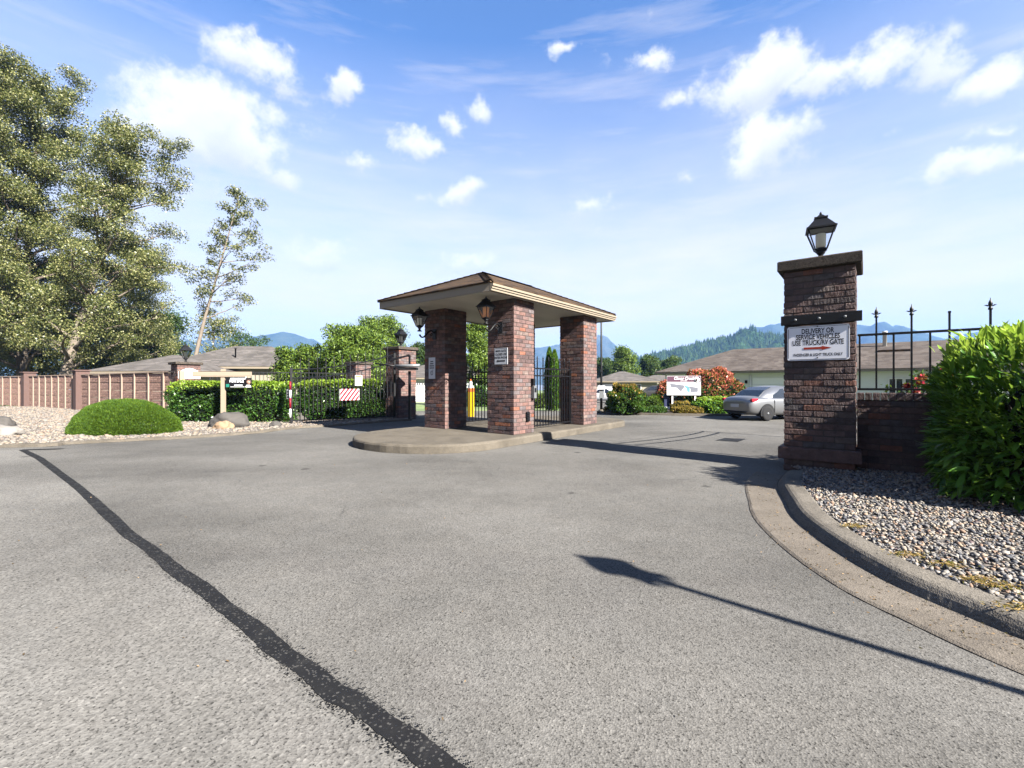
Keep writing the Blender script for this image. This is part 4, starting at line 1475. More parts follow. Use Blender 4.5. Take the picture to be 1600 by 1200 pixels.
# slim lamp post with plates beyond the kiosk
b0 = at(939.5, 25.0, .0)
t = thing('lamp_post', 'slim black lamp post with two small plates right of the kiosk', 'lamp post', b0)
MB().lathe([(.16, 0), (.16, .12), (.10, .16)], 12).build('base', MAT['concrete'], t)
MB().lathe([(.07, .15), (.06, 2.0), (.045, 4.95), (.02, 5.0)], 10).build('pole', MAT['iron'], t)
MB().bbox(-.21, .19, -.085, -.07, hz(608.5, 25), hz(602.5, 25), .003).build('plate', MAT['sign_grey'], t)
MB().bbox(-.13, .13, -.085, -.07, hz(622, 25), hz(611, 25), .003).build('plate', MAT['steel'], t)
MB().bbox(-.05, .05, -.12, -.05, hz(582, 25), hz(577, 25), .005).build('bracket', MAT['iron'], t)

# lamp post standing right of the camera: its shadow lies across the drive
tip = G(899, 866)
hgt = 4.2
base = tip + Vector((sdir.x, sdir.y, 0)).normalized() * (hgt / math.tan(SUN_EL))
t = thing('street_lamp', 'street lamp out of view whose long shadow crosses the drive', 'street lamp', (base.x, base.y, 0))
MB().lathe([(.10, 0), (.10, .3), (.042, .36), (.034, hgt - .55)], 12).build('pole', MAT['iron'], t)
MB().lathe([(.03, hgt - .62), (.03, hgt - .555), (.115, hgt - .545), (.13, hgt - .52), (.05, hgt - .50), (.15, hgt - .30), (.155, hgt - .27)], 14).build('lamp_housing', MAT['glass'], t)
MB().lathe([(.175, hgt - .28), (.175, hgt - .26), (.12, hgt - .16), (.05, hgt - .09), (.04, hgt - .05), (.008, hgt)], 14).build('lamp_roof', MAT['iron'], t)
MB().lathe([(.10, hgt - .49), (.13, hgt - .30)], 14).build('lamp_globe', MAT['frost'], t)

# for sale sign
Zs = 17.1
ps = at(349, Zs, .05)
t = thing('for_sale_post', 'tan timber sign post with crossarm in front of the hedge', 'sign post', ps, R(2))
zt_ = hz(577, Zs) - .05
MB().bbox(-.07, .07, -.05, .05, 0, zt_, .012).build('post', MAT['tan_timber'], t)
za = hz(584.5, Zs) - .05
MB().bbox(-1.1, 1.08, -.075, -.0505, za - .10, za + .10, .03).build('crossarm', MAT['tan_timber'], t)
ss = thing('for_sale_sign', 'black for sale sign with small portrait hung from the tan crossarm', 'sign', ps + Vector((.62, -.07, 0)), R(2))
z0, z1 = hz(605.5, Zs) - .05, hz(590.5, Zs) - .05
w_ = .96
MB().bbox(-w_ / 2, w_ / 2, -.012, 0, z0, z1, .003).build('panel', MAT['black'], ss)
for x in (-.3, .3):
    MB().tube([(x, -.006, z1), (x, -.006, za - .1)], .008, 5).build('hanger', MAT['iron'], ss)
MB().box(-.30, .26, -.0145, -.0125, z1 - .05, z1 - .004).build('header_strip', MAT['white'], ss)
text_mesh('FOR SALE', .135, MAT['white'], 'lettering', ss, -.07, z1 - .125, -.0135, sx=.9, bold=.004)
MB().box(-.46, -.34, -.0145, -.0125, z0 + .02, z0 + .13).build('corner_mark', MAT['teal'], ss)
MB().box(-.16, .15, -.0145, -.0125, z0 + .07, z0 + .11).build('print_line', MAT['sign_grey'], ss)
MB().box(-.30, .22, -.0145, -.0125, z0 + .018, z0 + .032).build('print_line', MAT['white'], ss)
MB().lathe([(.001, -.0165), (.115, -.0165), (.115, -.0128), (.001, -.0128)], 16, (.36, 0, z0 + .21), 'y').build('portrait_hair', MAT['portrait_dark'], ss)
MB().lathe([(.001, -.0195), (.075, -.0195), (.075, -.0168), (.001, -.0168)], 16, (.36, 0, z0 + .19), 'y').build('portrait_face', MAT['skin'], ss)
MB().plate([(.25, z0 + .012), (.47, z0 + .012), (.42, z0 + .10), (.30, z0 + .10)], -.0165, -.0128).build('portrait_shirt', MAT['white'], ss)

# directory board
Zd = 24.6
pd = at(1068, Zd, gz(Zd) + .06)
t = thing('directory_board', 'community map board with purple header among the shrubs', 'board', pd, R(-6))
x0, x1 = (1042.5 - 1068) / F * Zd, (1093.5 - 1068) / F * Zd
zt_, zb_ = hz(587.5, Zd) - pd.z, hz(617.5, Zd) - pd.z
hm = zt_ - zb_
MB().bbox(x0, x1, -.05, 0, zb_, zt_, .008).build('panel', MAT['white'], t)
MB().box(x0 + .01, x1 - .01, -.054, -.0505, zt_ - hm * .31, zt_ - .01).build('header', MAT['purple'], t)
text_mesh('Clover Creek', .22, MAT['white'], 'lettering', t, .0, zt_ - hm * .13, -.0555, sx=.85, shear=.3, bold=.004)
text_mesh('ESTATES', .09, MAT['white'], 'lettering', t, .0, zt_ - hm * .25, -.0555)
MB().lathe([(.001, -.062), (.15, -.062), (.15, -.055), (.001, -.055)], 20, (x1 - .22, 0, zt_ - hm * .20), 'y').build('emblem', MAT['white'], t)
MB().lathe([(.001, -.068), (.065, -.068), (.065, -.0625), (.001, -.0625)], 14, (x1 - .22, 0, zt_ - hm * .20), 'y').build('emblem_centre', MAT['fence_pier'], t)
def U(u, v_): return (x0 + (x1 - x0) * u, zb_ + hm * v_)
fix_normals(MB().plate([U(.08, .62), U(.52, .52), U(.52, .42), U(.44, .22), U(.40, .20), U(.30, .38), U(.12, .42)], -.0535, -.0505).build('site_plan', MAT['plan_grey'], t))
fix_normals(MB().plate([U(.60, .48), U(.92, .40), U(.92, .17), U(.70, .15), U(.69, .36)], -.0535, -.0505).build('site_plan', MAT['plan_grey'], t))
fix_normals(MB().plate([U(.53, .52), U(.60, .48), U(.68, .36), U(.68, .14), U(.60, .18), U(.58, .36), U(.53, .42)], -.0535, -.0505).build('site_plan_pond', MAT['plan_blue'], t))
for xx in (x0 + .30, x1 - .27):
    MB().bbox(xx - .035, xx + .035, .001, .06, 0, zb_ + .2, .005).build('post', MAT['white'], t)
t = thing('leaflet_box', 'dark blue box standing under the directory board', 'box', pd + Vector((x0 + .08, .35, 0)), R(-6))
MB().bbox(-.14, .14, -.1, .1, .25, .95, .01).build('housing', MAT['navy'], t)
MB().bbox(-.15, .15, -.11, .11, .12, .245, .01).build('foot', MAT['white'], t)
MB().bbox(-.03, .03, -.03, .03, 0, .12, .004).build('stand', MAT['iron'], t)


# ------------------------------------------------------------------ boulders
def boulder(name, label, c, rx, ry, rzz, mat, seed, ang=0):
    bm = bmesh.new()
    bmesh.ops.create_icosphere(bm, subdivisions=4, radius=1)
    from mathutils import noise as mn
    for v_ in bm.verts:
        p = v_.co.copy()
        k = 1 + .28 * mn.noise(p * 1.3 + Vector((seed, 0, 0))) + .12 * mn.noise(p * 3.1 + Vector((0, seed, 0))) + .05 * mn.noise(p * 8 + Vector((0, 0, seed)))
        # flattened facets
        q = Vector((round(p.x * 2.2) / 2.2, round(p.y * 2.2) / 2.2, round(p.z * 2.2) / 2.2))
        v_.co = (p * .8 + q * .2) * k
        v_.co.x *= rx; v_.co.y *= ry; v_.co.z *= rzz
        if v_.co.z < -rzz * .35: v_.co.z = -rzz * .35
    me = bpy.data.meshes.new(name); bm.to_mesh(me); bm.free()
    for p in me.polygons: p.use_smooth = True
    me.materials.append(mat)
    return props(link(name, me, None, c + Vector((0, 0, rzz * .33)), (0, 0, ang)), label, 'boulder')


boulder('boulder', 'large dark rounded boulder under the for sale post', at(357, 15.9, .05), .66, .5, .42, MAT['boulder_dark'], 2.3)
boulder('boulder', 'tan flat rock lying in front of the large dark boulder', at(349, 15.2, .05), .30, .22, .20, MAT['boulder_tan'], 5.1)
boulder('boulder', 'small dark stone at the gravel edge near the gate', at(430, 15.9, .05), .2, .15, .15, MAT['boulder_dark'], 7.7)
boulder('boulder', 'dark rock at the far left of the gravel bed', at(4, 15.0, .05), .34, .3, .34, MAT['boulder_dark'], 9.2)
boulder('boulder', 'pale low rock in front of the far left dark rock', at(8, 13.3, .05), .45, .3, .22, MAT['boulder_pale'], 11.9)
boulder('boulder', 'dark stone under the end of the drive gate', at(462, 18.6, .05), .42, .3, .26, MAT['boulder_dark'], 13.4)
boulder('boulder', 'brown stone at the foot of the hedge left of the gate', at(441, 18.3, .05), .33, .25, .26, MAT['boulder_tan'], 15.8)


# ------------------------------------------------------------------ plants
def blob_points(n, hx, hy, h, power=2.6, seed=1, bump=.10, fill=.22):
    """points near the surface of a rounded, lumpy mass sitting on the ground; returns points and outward directions"""
    r_ = np.random.default_rng(seed)
    d = unit(r_.normal(size=(int(n * 1.9), 3)))
    d[:, 2] = np.where(d[:, 2] < -.8, -d[:, 2], d[:, 2])
    d = d[:n] if len(d) >= n else d
    rad = (np.abs(d[:, 0]) ** power + np.abs(d[:, 1]) ** power + np.abs(d[:, 2]) ** power) ** (-1 / power)
    lump = 1 + bump * (np.sin(d[:, 0] * 7 + seed) * np.sin(d[:, 1] * 6 + seed * 2) + .6 * np.sin(d[:, 2] * 9 + d[:, 0] * 5 + seed)) + .03 * np.sin(d[:, 0] * 31 + seed) * np.sin(d[:, 2] * 27 + d[:, 1] * 13) + np.where(r_.random(len(d)) < .012, r_.uniform(.02, .09, len(d)), 0)
    rad = rad * lump * (1 - fill * r_.random(len(d)) ** 2)
    P = d * rad[:, None]
    P = P * np.array([hx, hy, h * .54])
    P[:, 2] += h * .46
    k = P[:, 2] > .02
    nd = unit(d / np.array([hx, hy, h * .54]))
    return P[k], nd[k]


def shrub(name, label, loc, hx, hy, h, n, lsize, mat, rz=0.0, power=2.4, seed=1, new=None, newfrac=.0, cat='shrub', group=None, nmix=.05, aspect=.5, upbias=.35, bump=.1, spread=.8, core=True):
    t_ = thing(name, label, cat, loc, rz, group)
    P, nd = blob_points(n, hx, hy, h, power, seed, bump)
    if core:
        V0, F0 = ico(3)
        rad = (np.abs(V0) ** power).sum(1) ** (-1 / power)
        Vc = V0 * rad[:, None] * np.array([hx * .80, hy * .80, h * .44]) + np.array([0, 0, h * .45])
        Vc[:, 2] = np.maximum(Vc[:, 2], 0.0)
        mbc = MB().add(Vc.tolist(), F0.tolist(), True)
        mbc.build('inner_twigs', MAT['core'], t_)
    D = nd + rng.normal(0, spread, nd.shape)
    D[:, 2] += upbias
    Q = leaves(P, D, lsize, lsize * aspect)
    if new is not None:
        isn = (P[:, 2] > h * (1 - newfrac) + rng.normal(0, nmix * h, len(P)))
        if isn.any():
            link('new_growth', quads_mesh('new_growth', Q[isn], new), t_)
        Q = Q[~isn]
    link('foliage', quads_mesh('foliage', Q, mat), t_)
    return t_


def hedge(name, label, p, q_, thick, h, n, lsize, mat, new, seed):
    d = q_ - p
    c = (p + q_) / 2
    return shrub(name, label, (c.x, c.y, .04), d.length / 2, thick / 2, h, n, lsize, mat, math.atan2(d.y, d.x), 7.0, seed, new, .16, 'hedge', None, .05, .5, .3, .05)


hedge('clipped_hedge', 'clipped green hedge behind the for sale sign', Vector((-13.6, 18.15, 0)), Vector((-8.75, 18.1, 0)), .95, 1.60, 17000, .10, MAT['leaf_hedge'], MAT['leaf_new'], 3)
hedge('clipped_hedge', 'clipped green hedge behind the open drive gate', Vector((-8.75, 18.75, 0)), Vector((-5.75, 20.75, 0)), .95, 1.66, 14000, .10, MAT['leaf_hedge'], MAT['leaf_new'], 5)

# smooth green mound
mnd = thing('mound_shrub', 'smooth domed bright green shrub in the left gravel bed', 'shrub', G(198, 681, .05) + Vector((-.75, .85, 0)))
n = 60000
nd = unit(rng.normal(size=(n, 3))); nd[:, 2] = np.abs(nd[:, 2])
P = nd * np.array([1.60, .95, 1.02]) * (1 - .03 * rng.random((n, 1))) * (1 + .02 * np.sin(nd[:, :1] * 6 + 1) * np.sin(nd[:, 1:2] * 5))
D = nd * .75 + rng.normal(0, .35, nd.shape) + np.array([.15, 0, .35])
lump = 1 + .012 * np.sin(nd[:, :1] * 11 + 2) * np.sin(nd[:, 1:2] * 13) + .008 * np.sin(nd[:, 2:3] * 17 + nd[:, :1] * 9)
P = P * lump
ll = np.where(rng.random(len(P)) < .008, .14, .085)
link('foliage', quads_mesh('foliage', leaves(P, D, ll, .022), MAT['leaf_mound']), mnd)
V0, F0 = ico(4)
Vc = V0 * np.array([1.60 * .965, .95 * .965, 1.02 * .965])
Vc[:, 2] = np.maximum(Vc[:, 2], 0)
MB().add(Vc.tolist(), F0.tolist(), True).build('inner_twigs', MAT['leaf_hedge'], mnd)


# near laurel hedge on the right with long pointed leaves
def laurel_leaf_mesh(name, mat):
    prof = [(0, .10), (.18, .62), (.45, 1.0), (.72, .72), (1.0, .03)]
    V, Fc = [], []
    for (u, w) in prof:
        bend = -.16 * u * u
        V += [(u - .0, -w * .13, bend + .035 * w), (u, 0, bend), (u, w * .13, bend + .035 * w)]
    for k in range(len(prof) - 1):
        a = k * 3
        Fc += [(a, a + 3, a + 4, a + 1), (a + 1, a + 4, a + 5, a + 2)]
    me = MB().add(V, Fc, True).mesh(name, mat)
    return me, np.array(V), np.array(Fc)


def leaf_mesh_joined(name, P, D, L, mat):
    me0, V0, F0 = laurel_leaf_mesh('leaf', mat)
    bpy.data.meshes.remove(me0)
    n = len(P)
    X = unit(D)
    Y = unit(np.cross(np.array([[0, 0, 1.0]]), X) + rng.normal(0, .35, (n, 3)))
    Z = unit(np.cross(X, Y)); Y = np.cross(Z, X)
    L = L[:, None, None]
    V = P[:, None, :] + L * (V0[None, :, 0:1] * X[:, None] + V0[None, :, 1:2] * Y[:, None] + V0[None, :, 2:3] * Z[:, None])
    Fi = (F0[None] + (np.arange(n) * len(V0))[:, None, None]).reshape(-1, 4)
    me = bpy.data.meshes.new(name)
    me.vertices.add(n * len(V0)); me.vertices.foreach_set('co', V.astype(np.float32).reshape(-1))
    me.loops.add(len(Fi) * 4); me.loops.foreach_set('vertex_index', Fi.astype(np.int32).reshape(-1))
    me.polygons.add(len(Fi)); me.polygons.foreach_set('loop_start', np.arange(0, len(Fi) * 4, 4, dtype=np.int32))
    me.polygons.foreach_set('use_smooth', np.ones(len(Fi), bool))
    me.update(calc_edges=True)
    me.materials.append(mat)
    return me, X, Y, Z


LC = LK(-.86, -10.08, .08)
lau = thing('laurel_hedge', 'large glossy laurel hedge with pointed leaves at the right edge', 'hedge', LC, R(52 - 90))
hx, hy, hh = 1.90, 1.16, 2.04
P, nd = blob_points(20500, hx, hy, hh, 9.0, 9, .045, .30)
D = nd * .9 + rng.normal(0, .45, nd.shape)
D[:, 2] += .45
Lf = rng.uniform(.08, .25, len(P))
# the 300 leaves nearest the camera stand as single leaves
wp = P[:, :1] * np.array([[math.cos(R(-38)), math.sin(R(-38)), 0]]) + P[:, 1:2] * np.array([[-math.sin(R(-38)), math.cos(R(-38)), 0]]) + np.array([[LC.x, LC.y, LC.z]])
wp[:, 2] += P[:, 2]
inview = (np.abs(wp[:, 0] / wp[:, 1]) < 1.10)
dist = np.linalg.norm(wp - np.array([[0, 0, H]]), axis=1) + np.where(inview, 0, 100)
order = np.argsort(dist)
near, far = order[:300], order[300:]
young = P[far][:, 2] > hh * .84 + rng.normal(0, .10, len(far))
me, _, _, _ = leaf_mesh_joined('foliage', P[far][~young], D[far][~young], Lf[far][~young], MAT['leaf_laurel'])
fo = link('foliage', me, lau); fo['kind'] = 'stuff'
me, _, _, _ = leaf_mesh_joined('new_growth', P[far][young], D[far][young] + np.array([[0, 0, .5]]), Lf[far][young] * .9, MAT['leaf_new_laurel'])
fo = link('new_growth', me, lau); fo['kind'] = 'stuff'
single, _, _ = laurel_leaf_mesh('leaf', MAT['leaf_laurel'])
for i in near:
    x_ = Vector(D[i]).normalized()
    y_ = Vector((0, 0, 1)).cross(x_) + Vector(rng.normal(0, .35, 3)); y_.normalize()
    z_ = x_.cross(y_).normalized(); y_ = z_.cross(x_)
    o = link('leaf', single, lau)
    o.matrix_local = Matrix.Translation(Vector(P[i])) @ Matrix(((x_.x, y_.x, z_.x, 0), (x_.y, y_.y, z_.y, 0), (x_.z, y_.z, z_.z, 0), (0, 0, 0, 1))) @ Matrix.Scale(Lf[i], 4)
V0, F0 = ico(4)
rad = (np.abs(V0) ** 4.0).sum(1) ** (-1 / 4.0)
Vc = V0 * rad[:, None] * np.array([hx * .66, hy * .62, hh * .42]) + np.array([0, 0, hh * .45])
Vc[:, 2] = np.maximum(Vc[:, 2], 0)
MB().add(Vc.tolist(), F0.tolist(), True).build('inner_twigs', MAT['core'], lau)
tw = MB()
for k in range(40):
    a0 = Vector((random.uniform(-hx, hx) * .6, random.uniform(-hy, hy) * .5, .0))
    a1 = Vector((a0.x * 1.4, a0.y * 1.5, random.uniform(.9, 1.9)))
    tw.tube([a0, a0.lerp(a1, .5) + Vector((0, 0, .1)), a1], [.014, .01, .005], 5)
tw.build('branches', MAT['bark'], lau)

# red roses behind the low wall
ro_ = thing('rose_bush', 'red flowering rose bush behind the low brick wall', 'rose bush', LK(1.3, -8.1))
P, nd = blob_points(1300, .55, .5, 1.62, 2.4, 12, .2, .5)
link('foliage', quads_mesh('foliage', leaves(P, nd + rng.normal(0, .8, nd.shape), .07, .04), MAT['leaf_hedge']), ro_)
blooms = [(-.42, -.2, 1.50), (-.30, -.3, 1.60), (-.2, -.25, 1.66), (-.12, -.3, 1.50), (.02, -.3, 1.50), (.15, -.28, 1.62), (.26, -.25, 1.72), (.34, -.2, 1.80), (.42, -.1, 1.88), (-.36, -.3, 1.42), (.3, -.3, 1.45), (.1, -.35, 1.44), (.48, 0, 1.75), (.20, -.2, 1.78)]
for (x, y, z) in blooms:
    c = np.array([[x, y, z]]) + np.clip(rng.normal(0, .028, (46, 3)), -.045, .045)
    link('bloom', quads_mesh('bloom', leaves(c, rng.normal(0, 1, (46, 3)), .06, .055), MAT['petal']), ro_)
stm = MB()
for (x, y, z) in blooms: stm.tube([(x * .3, y * .3, 0), (x * .7, y * .7, z * .6), (x, y, z)], .008, 5)
stm.build('stems', MAT['leaf_hedge'], ro_)

# dry tufts in the right gravel bed
for k, (px, py) in enumerate(((1480, 882), (1562, 915), (1590, 948), (1333, 822), (1420, 866), (1525, 905))):
    c = G(px, py, .12)
    n = 120
    P = np.array([c[:]]) + np.stack([rng.normal(0, .07, n), rng.normal(0, .035, n), rng.uniform(0, .012, n)], 1)
    D = np.stack([rng.normal(0, 1, n), rng.normal(0, 1, n), rng.uniform(.0, .35, n)], 1)
    o = link('dry_tuft', quads_mesh('dry_tuft', leaves(P, D, .035, .008), MAT['dry_grass']))
    props(o, 'yellow dry moss and grass tuft lying in the right gravel bed', 'dry grass', 'dry tufts in the right gravel', 'stuff')

# fallen leaves and twigs blown against the kerb and over the drive
n = 420
kp = np.array([p[:] for p in kpath]); kp = kp[(kp[:, 1] > 1.2) & (kp[:, 1] < 7.5)]
P = kp[rng.integers(0, len(kp), n)] + np.stack([-np.abs(rng.normal(0, .28, n)) + .02, rng.normal(0, .12, n), np.full(n, .016)], 1)
P2 = np.stack([rng.uniform(-6, 4, 160), rng.uniform(2.0, 13, 160), np.full(160, .012)], 1)
P = np.concatenate([P, P2])
D = np.stack([rng.normal(0, 1, len(P)), rng.normal(0, 1, len(P)), rng.normal(0, .12, len(P))], 1)
o = link('leaf_litter', quads_mesh('leaf_litter', leaves(P, D, .022, .009), MAT['litter']))
props(o, 'tiny dry leaves and grit scattered along the right gutter', 'leaf litter', kind='stuff')

# shrubs around the directory board and inside the gate
shrub('laurel_shrub', 'round leafy shrub with orange tips right of the kiosk', at(978, 22.9, .05), .92, .8, 1.46, 5200, .14, MAT['leaf_hedge'], 0, 2.3, 21, MAT['leaf_rust'], .16, nmix=.2, bump=.14)
shrub('red_tip_shrub', 'big shrub with red young leaves behind the directory board', at(1108, 27.0, gz(27)), 1.85, 1.3, 2.45, 11000, .16, MAT['leaf_hedge'], 0, 2.2, 22, MAT['leaf_red'], .42, nmix=.3, bump=.14)
shrub('red_tip_shrub', 'small red leaved shrub peeking out left of the directory board', at(1039, 27.5, gz(27)), .5, .5, 1.75, 1800, .15, MAT['leaf_hedge'], 0, 2.2, 23, MAT['leaf_red'], .5, nmix=.3, bump=.14)
shrub('box_shrub', 'small rounded yellow green shrub left of the directory board', at(1022, 25.2, gz(25)), .52, .5, .95, 2600, .09, MAT['leaf_mound'], 0, 2.2, 24)
shrub('low_juniper', 'low dark spreading juniper in front of the yellow green shrub', at(1022, 23.2, .05), .62, .4, .36, 2600, .09, MAT['leaf_hedge'], 0, 2.6, 25)
shrub('low_juniper', 'low rusty green mound under the directory board', at(1074, 22.75, .05), .78, .42, .40, 3000, .08, MAT['leaf_rust'], 0, 2.4, 26)
shrub('low_juniper', 'little green bush left of the low dark juniper', at(998, 24.3, .0), .42, .4, .48, 1500, .09, MAT['leaf_mound'], 0, 2.4, 27)
shrub('rust_heather', 'rust coloured heather clump behind the low rusty mound', at(1066, 24.0, .02), .6, .4, .62, 1600, .09, MAT['leaf_rust'], 0, 2.4, 28)
shrub('broad_leaf_clump', 'bright broad leaved clump between directory board and silver car', at(1112, 23.1, .05), .92, .55, .82, 2600, .17, MAT['leaf_laurel'], 0, 2.4, 29, MAT['leaf_new'], .2, aspect=.65)
shrub('low_heather', 'small yellow heather at the foot of the slim lamp post', at(953, 24.2, .03), .35, .3, .35, 900, .07, MAT['leaf_rust'], 0, 2.4, 30)
shrub('clipped_hedge', 'low clipped hedge beyond the right kiosk gate', at(862, 31, gz(31)), 2.2, .5, .95, 5200, .12, MAT['leaf_bright'], 0, 6, 31, None, cat='hedge')
shrub('clipped_hedge', 'dark green bushes beyond the left kiosk gate', at(752, 34, gz(34)), 1.6, .7, 1.5, 4200, .14, MAT['leaf_hedge'], 0, 3, 32, None, cat='hedge')


# ------------------------------------------------------------------ trees
def make_tree(name, label, base, height, lean, crown_lo, spread_fn, n_limb, per, lsize, leafmat, barkmat, r0, seed, clump=.9, wind=(0, 0, 0), up=.35, group='trees', sub=4, aspect=.62, squash=.75, bend=1.4, tops=3):
    r_ = np.random.default_rng(seed)
    t_ = thing(name, label, 'tree', base, 0, group)
    lean = Vector(lean)

    def tp(u):
        return Vector((lean.x * u ** bend + .012 * height * math.sin(u * 5 + seed), lean.y * u ** bend + .01 * height * math.sin(u * 4 + seed * 2), height * u))

    wood = MB()
    NS = 14
    wood.tube([tp(k / NS) for k in range(NS + 1)], [r0 * (1 - .93 * (k / NS) ** .9) for k in range(NS + 1)], 9)
    clumps = []
    wv = Vector(wind)
    for i in range(n_limb):
        u = crown_lo + (1 - crown_lo) * ((i + r_.random()) / n_limb) * .97
        az = i * 2.39996 + r_.normal(0, .35)
        ln = spread_fn(u, az) * height * r_.uniform(.78, 1.15)
        if ln < .02: continue
        d0 = Vector((math.cos(az), math.sin(az), up * r_.uniform(.6, 1.5)))
        p = tp(u)
        pts = [p]
        nseg = 6
        for k in range(nseg):
            d0 = (d0 + Vector((r_.normal(0, .10), r_.normal(0, .10), r_.normal(.03, .08))) + wv * .12).normalized()
            p = p + d0 * (ln / nseg)
            pts.append(p)
        rb = max(.018, r0 * .40 * (1 - u) ** .5 * min(1.0, ln / (height * .2) + .25))
        wood.tube(pts, [rb * (1 - .85 * k / nseg) for k in range(nseg + 1)], 5)
        clumps.append((pts[-1], 1.0))
        for k in range(sub):
            v_ = .30 + .66 * (k + r_.random()) / sub
            f_ = v_ * nseg
            i0 = min(int(f_), nseg - 1)
            b_ = pts[i0].lerp(pts[i0 + 1], f_ - i0)
            dd = Vector(r_.normal(0, 1, 3)); dd.z = abs(dd.z) * .6; dd.normalize()
            e = b_ + (dd + wv * .5) * ln * r_.uniform(.16, .34)
            wood.tube([b_, b_.lerp(e, .5) + Vector((0, 0, .03 * ln)), e], [rb * .35, rb * .25, rb * .1], 4)
            clumps.append((e, r_.uniform(.65, 1.05)))
    for k in range(tops): clumps.append((tp(1 - .03 * k) + Vector(r_.normal(0, .3 * clump, 3)), .75))
    wood.build('trunk', barkmat, t_)
    Ps = []
    for (c, k) in clumps:
        m = max(4, int(per * k * r_.uniform(.6, 1.3)))
        g_ = r_.normal(0, 1, (m, 3))
        g_ = g_ / np.maximum(np.linalg.norm(g_, axis=1, keepdims=True), 1e-6) * (r_.random((m, 1)) ** .45)
        g_ *= np.array([clump, clump, clump * squash]) * k
        g_ += g_[:, :1] * 0 + np.array(wv)[None] * (.25 * clump) * r_.random((m, 1))
        Ps.append(g_ + np.array(c[:])[None])
    P = np.concatenate(Ps)
    D = rng.normal(0, 1, P.shape) + np.array(wv)[None] * .9
    D[:, 2] -= .25
    link('crown', quads_mesh('crown', leaves(P, D, lsize, lsize * aspect), leafmat), t_)
    return t_


def cone_top(u, az):
    return .30 * (1 - u) ** .6 + .03


def oval(u, az):
    return .34 * max(.06, math.sin(math.pi * min(1, max(0, (u - .12) / .90)))) ** .7


CW = 'cottonwoods behind the panel fence'
wnd = (.55, 0, .12)
make_tree('cottonwood_tree', 'tallest cottonwood at the far left edge behind the fence', at(-70, 36, 0), hz(104, 36), (1.5, 0), .08, lambda u, a: .27 * (1 - .62 * u), 64, 390, .15, MAT['leaf_cotton'], MAT['bark'], .48, 41, 1.05, wnd, .55, CW)
make_tree('cottonwood_tree', 'tall cottonwood in mid grove just left of the leaning pale trunk', at(38, 38, 0), hz(132, 38), (1.2, 0), .07, lambda u, a: .22 * (1 - .5 * u), 64, 380, .15, MAT['leaf_cotton'], MAT['bark'], .42, 42, 1.0, wnd, .55, CW)
make_tree('cottonwood_tree', 'cottonwood with pale trunk leaning right at the edge of the grove', at(100, 34, 0), hz(215, 34), (4.6, 0), .12, lambda u, a: .24 * (1 - .45 * u) * (1.25 if math.cos(a) > 0 else .75), 52, 330, .145, MAT['leaf_cotton'], MAT['pale_bark'], .40, 43, .95, wnd, .35, CW, bend=1.1)
make_tree('cottonwood_tree', 'younger bushy cottonwood low on the right side of the grove', at(190, 45, 0), hz(392, 45), (1.2, 0), .10, lambda u, a: .30 * (1 - .45 * u), 46, 320, .145, MAT['leaf_cotton'], MAT['bark'], .26, 44, .95, wnd, .35, CW)
make_tree('cottonwood_tree', 'dark bushy tree low behind the left end of the fence', at(60, 43, 0), hz(420, 43), (.5, 0), .04, lambda u, a: .42 * (1 - .4 * u), 40, 320, .18, MAT['leaf_cotton'], MAT['bark'], .28, 45, 1.5, wnd, .25, CW)
make_tree('cottonwood_tree', 'dark undergrowth tree above the grey bungalow roof at left', at(225, 50, 0), hz(500, 50), (.3, 0), .04, lambda u, a: .55 * (1 - .4 * u), 36, 220, .22, MAT['leaf_dark'], MAT['bark'], .22, 46, 1.4, (0, 0, 0), .25, CW)
make_tree('cottonwood_tree', 'dense low tree filling the far left behind the fence', at(-60, 45, 0), hz(440, 45), (.3, 0), .04, lambda u, a: .5 * (1 - .4 * u), 38, 320, .18, MAT['leaf_cotton'], MAT['bark'], .26, 47, 1.5, (0, 0, 0), .25, CW)
make_tree('leaning_tree', 'slender tree leaning right with a thin wind blown crown', at(296, 34, 0), hz(305, 34) , (3.7, 0), .40, lambda u, a: (.16 if u < .75 else .10) * (1.35 if math.cos(a) > 0 else .7) * (1.1 - .35 * u), 24, 70, .15, MAT['leaf_olive'], MAT['pale_bark'], .18, 48, .55, (.6, 0, .15), .28, 'trees beyond the left houses', 4, bend=1.25)
make_tree('small_tree', 'small sparse tree behind the bungalow ridge at left', at(331, 48, 0), hz(497, 48), (.2, 0), .35, oval, 14, 46, .2, MAT['leaf_cotton'], MAT['bark'], .14, 49, .8, (.3, 0, 0), .4, 'trees beyond the left houses')
make_tree('small_tree', 'low dark tree behind the bungalow ridge beside the sparse tree', at(372, 52, 0), hz(524, 52), (.2, 0), .3, lambda u, a: .42, 16, 60, .22, MAT['leaf_dark'], MAT['bark'], .14, 50, .9, (.3, 0, 0), .15, 'trees beyond the left houses')
GT = 'green garden trees inside the gate'
make_tree('garden_tree', 'broad bright green weeping tree behind the left hedge', at(548, 27.5, 0), hz(522, 27.5), (.2, 0), .34, lambda u, a: .52 * (1.05 - .55 * u), 34, 190, .15, MAT['leaf_bright'], MAT['bark'], .17, 51, .72, (0, 0, -.05), .12, GT, 5)
make_tree('garden_tree', 'smaller bright green tree at the left end of the weeping tree', at(468, 28.5, 0), hz(549, 28.5), (.1, 0), .32, lambda u, a: .45 * (1.05 - .5 * u), 22, 170, .15, MAT['leaf_bright'], MAT['bark'], .14, 52, .62, (0, 0, -.05), .12, GT, 4)
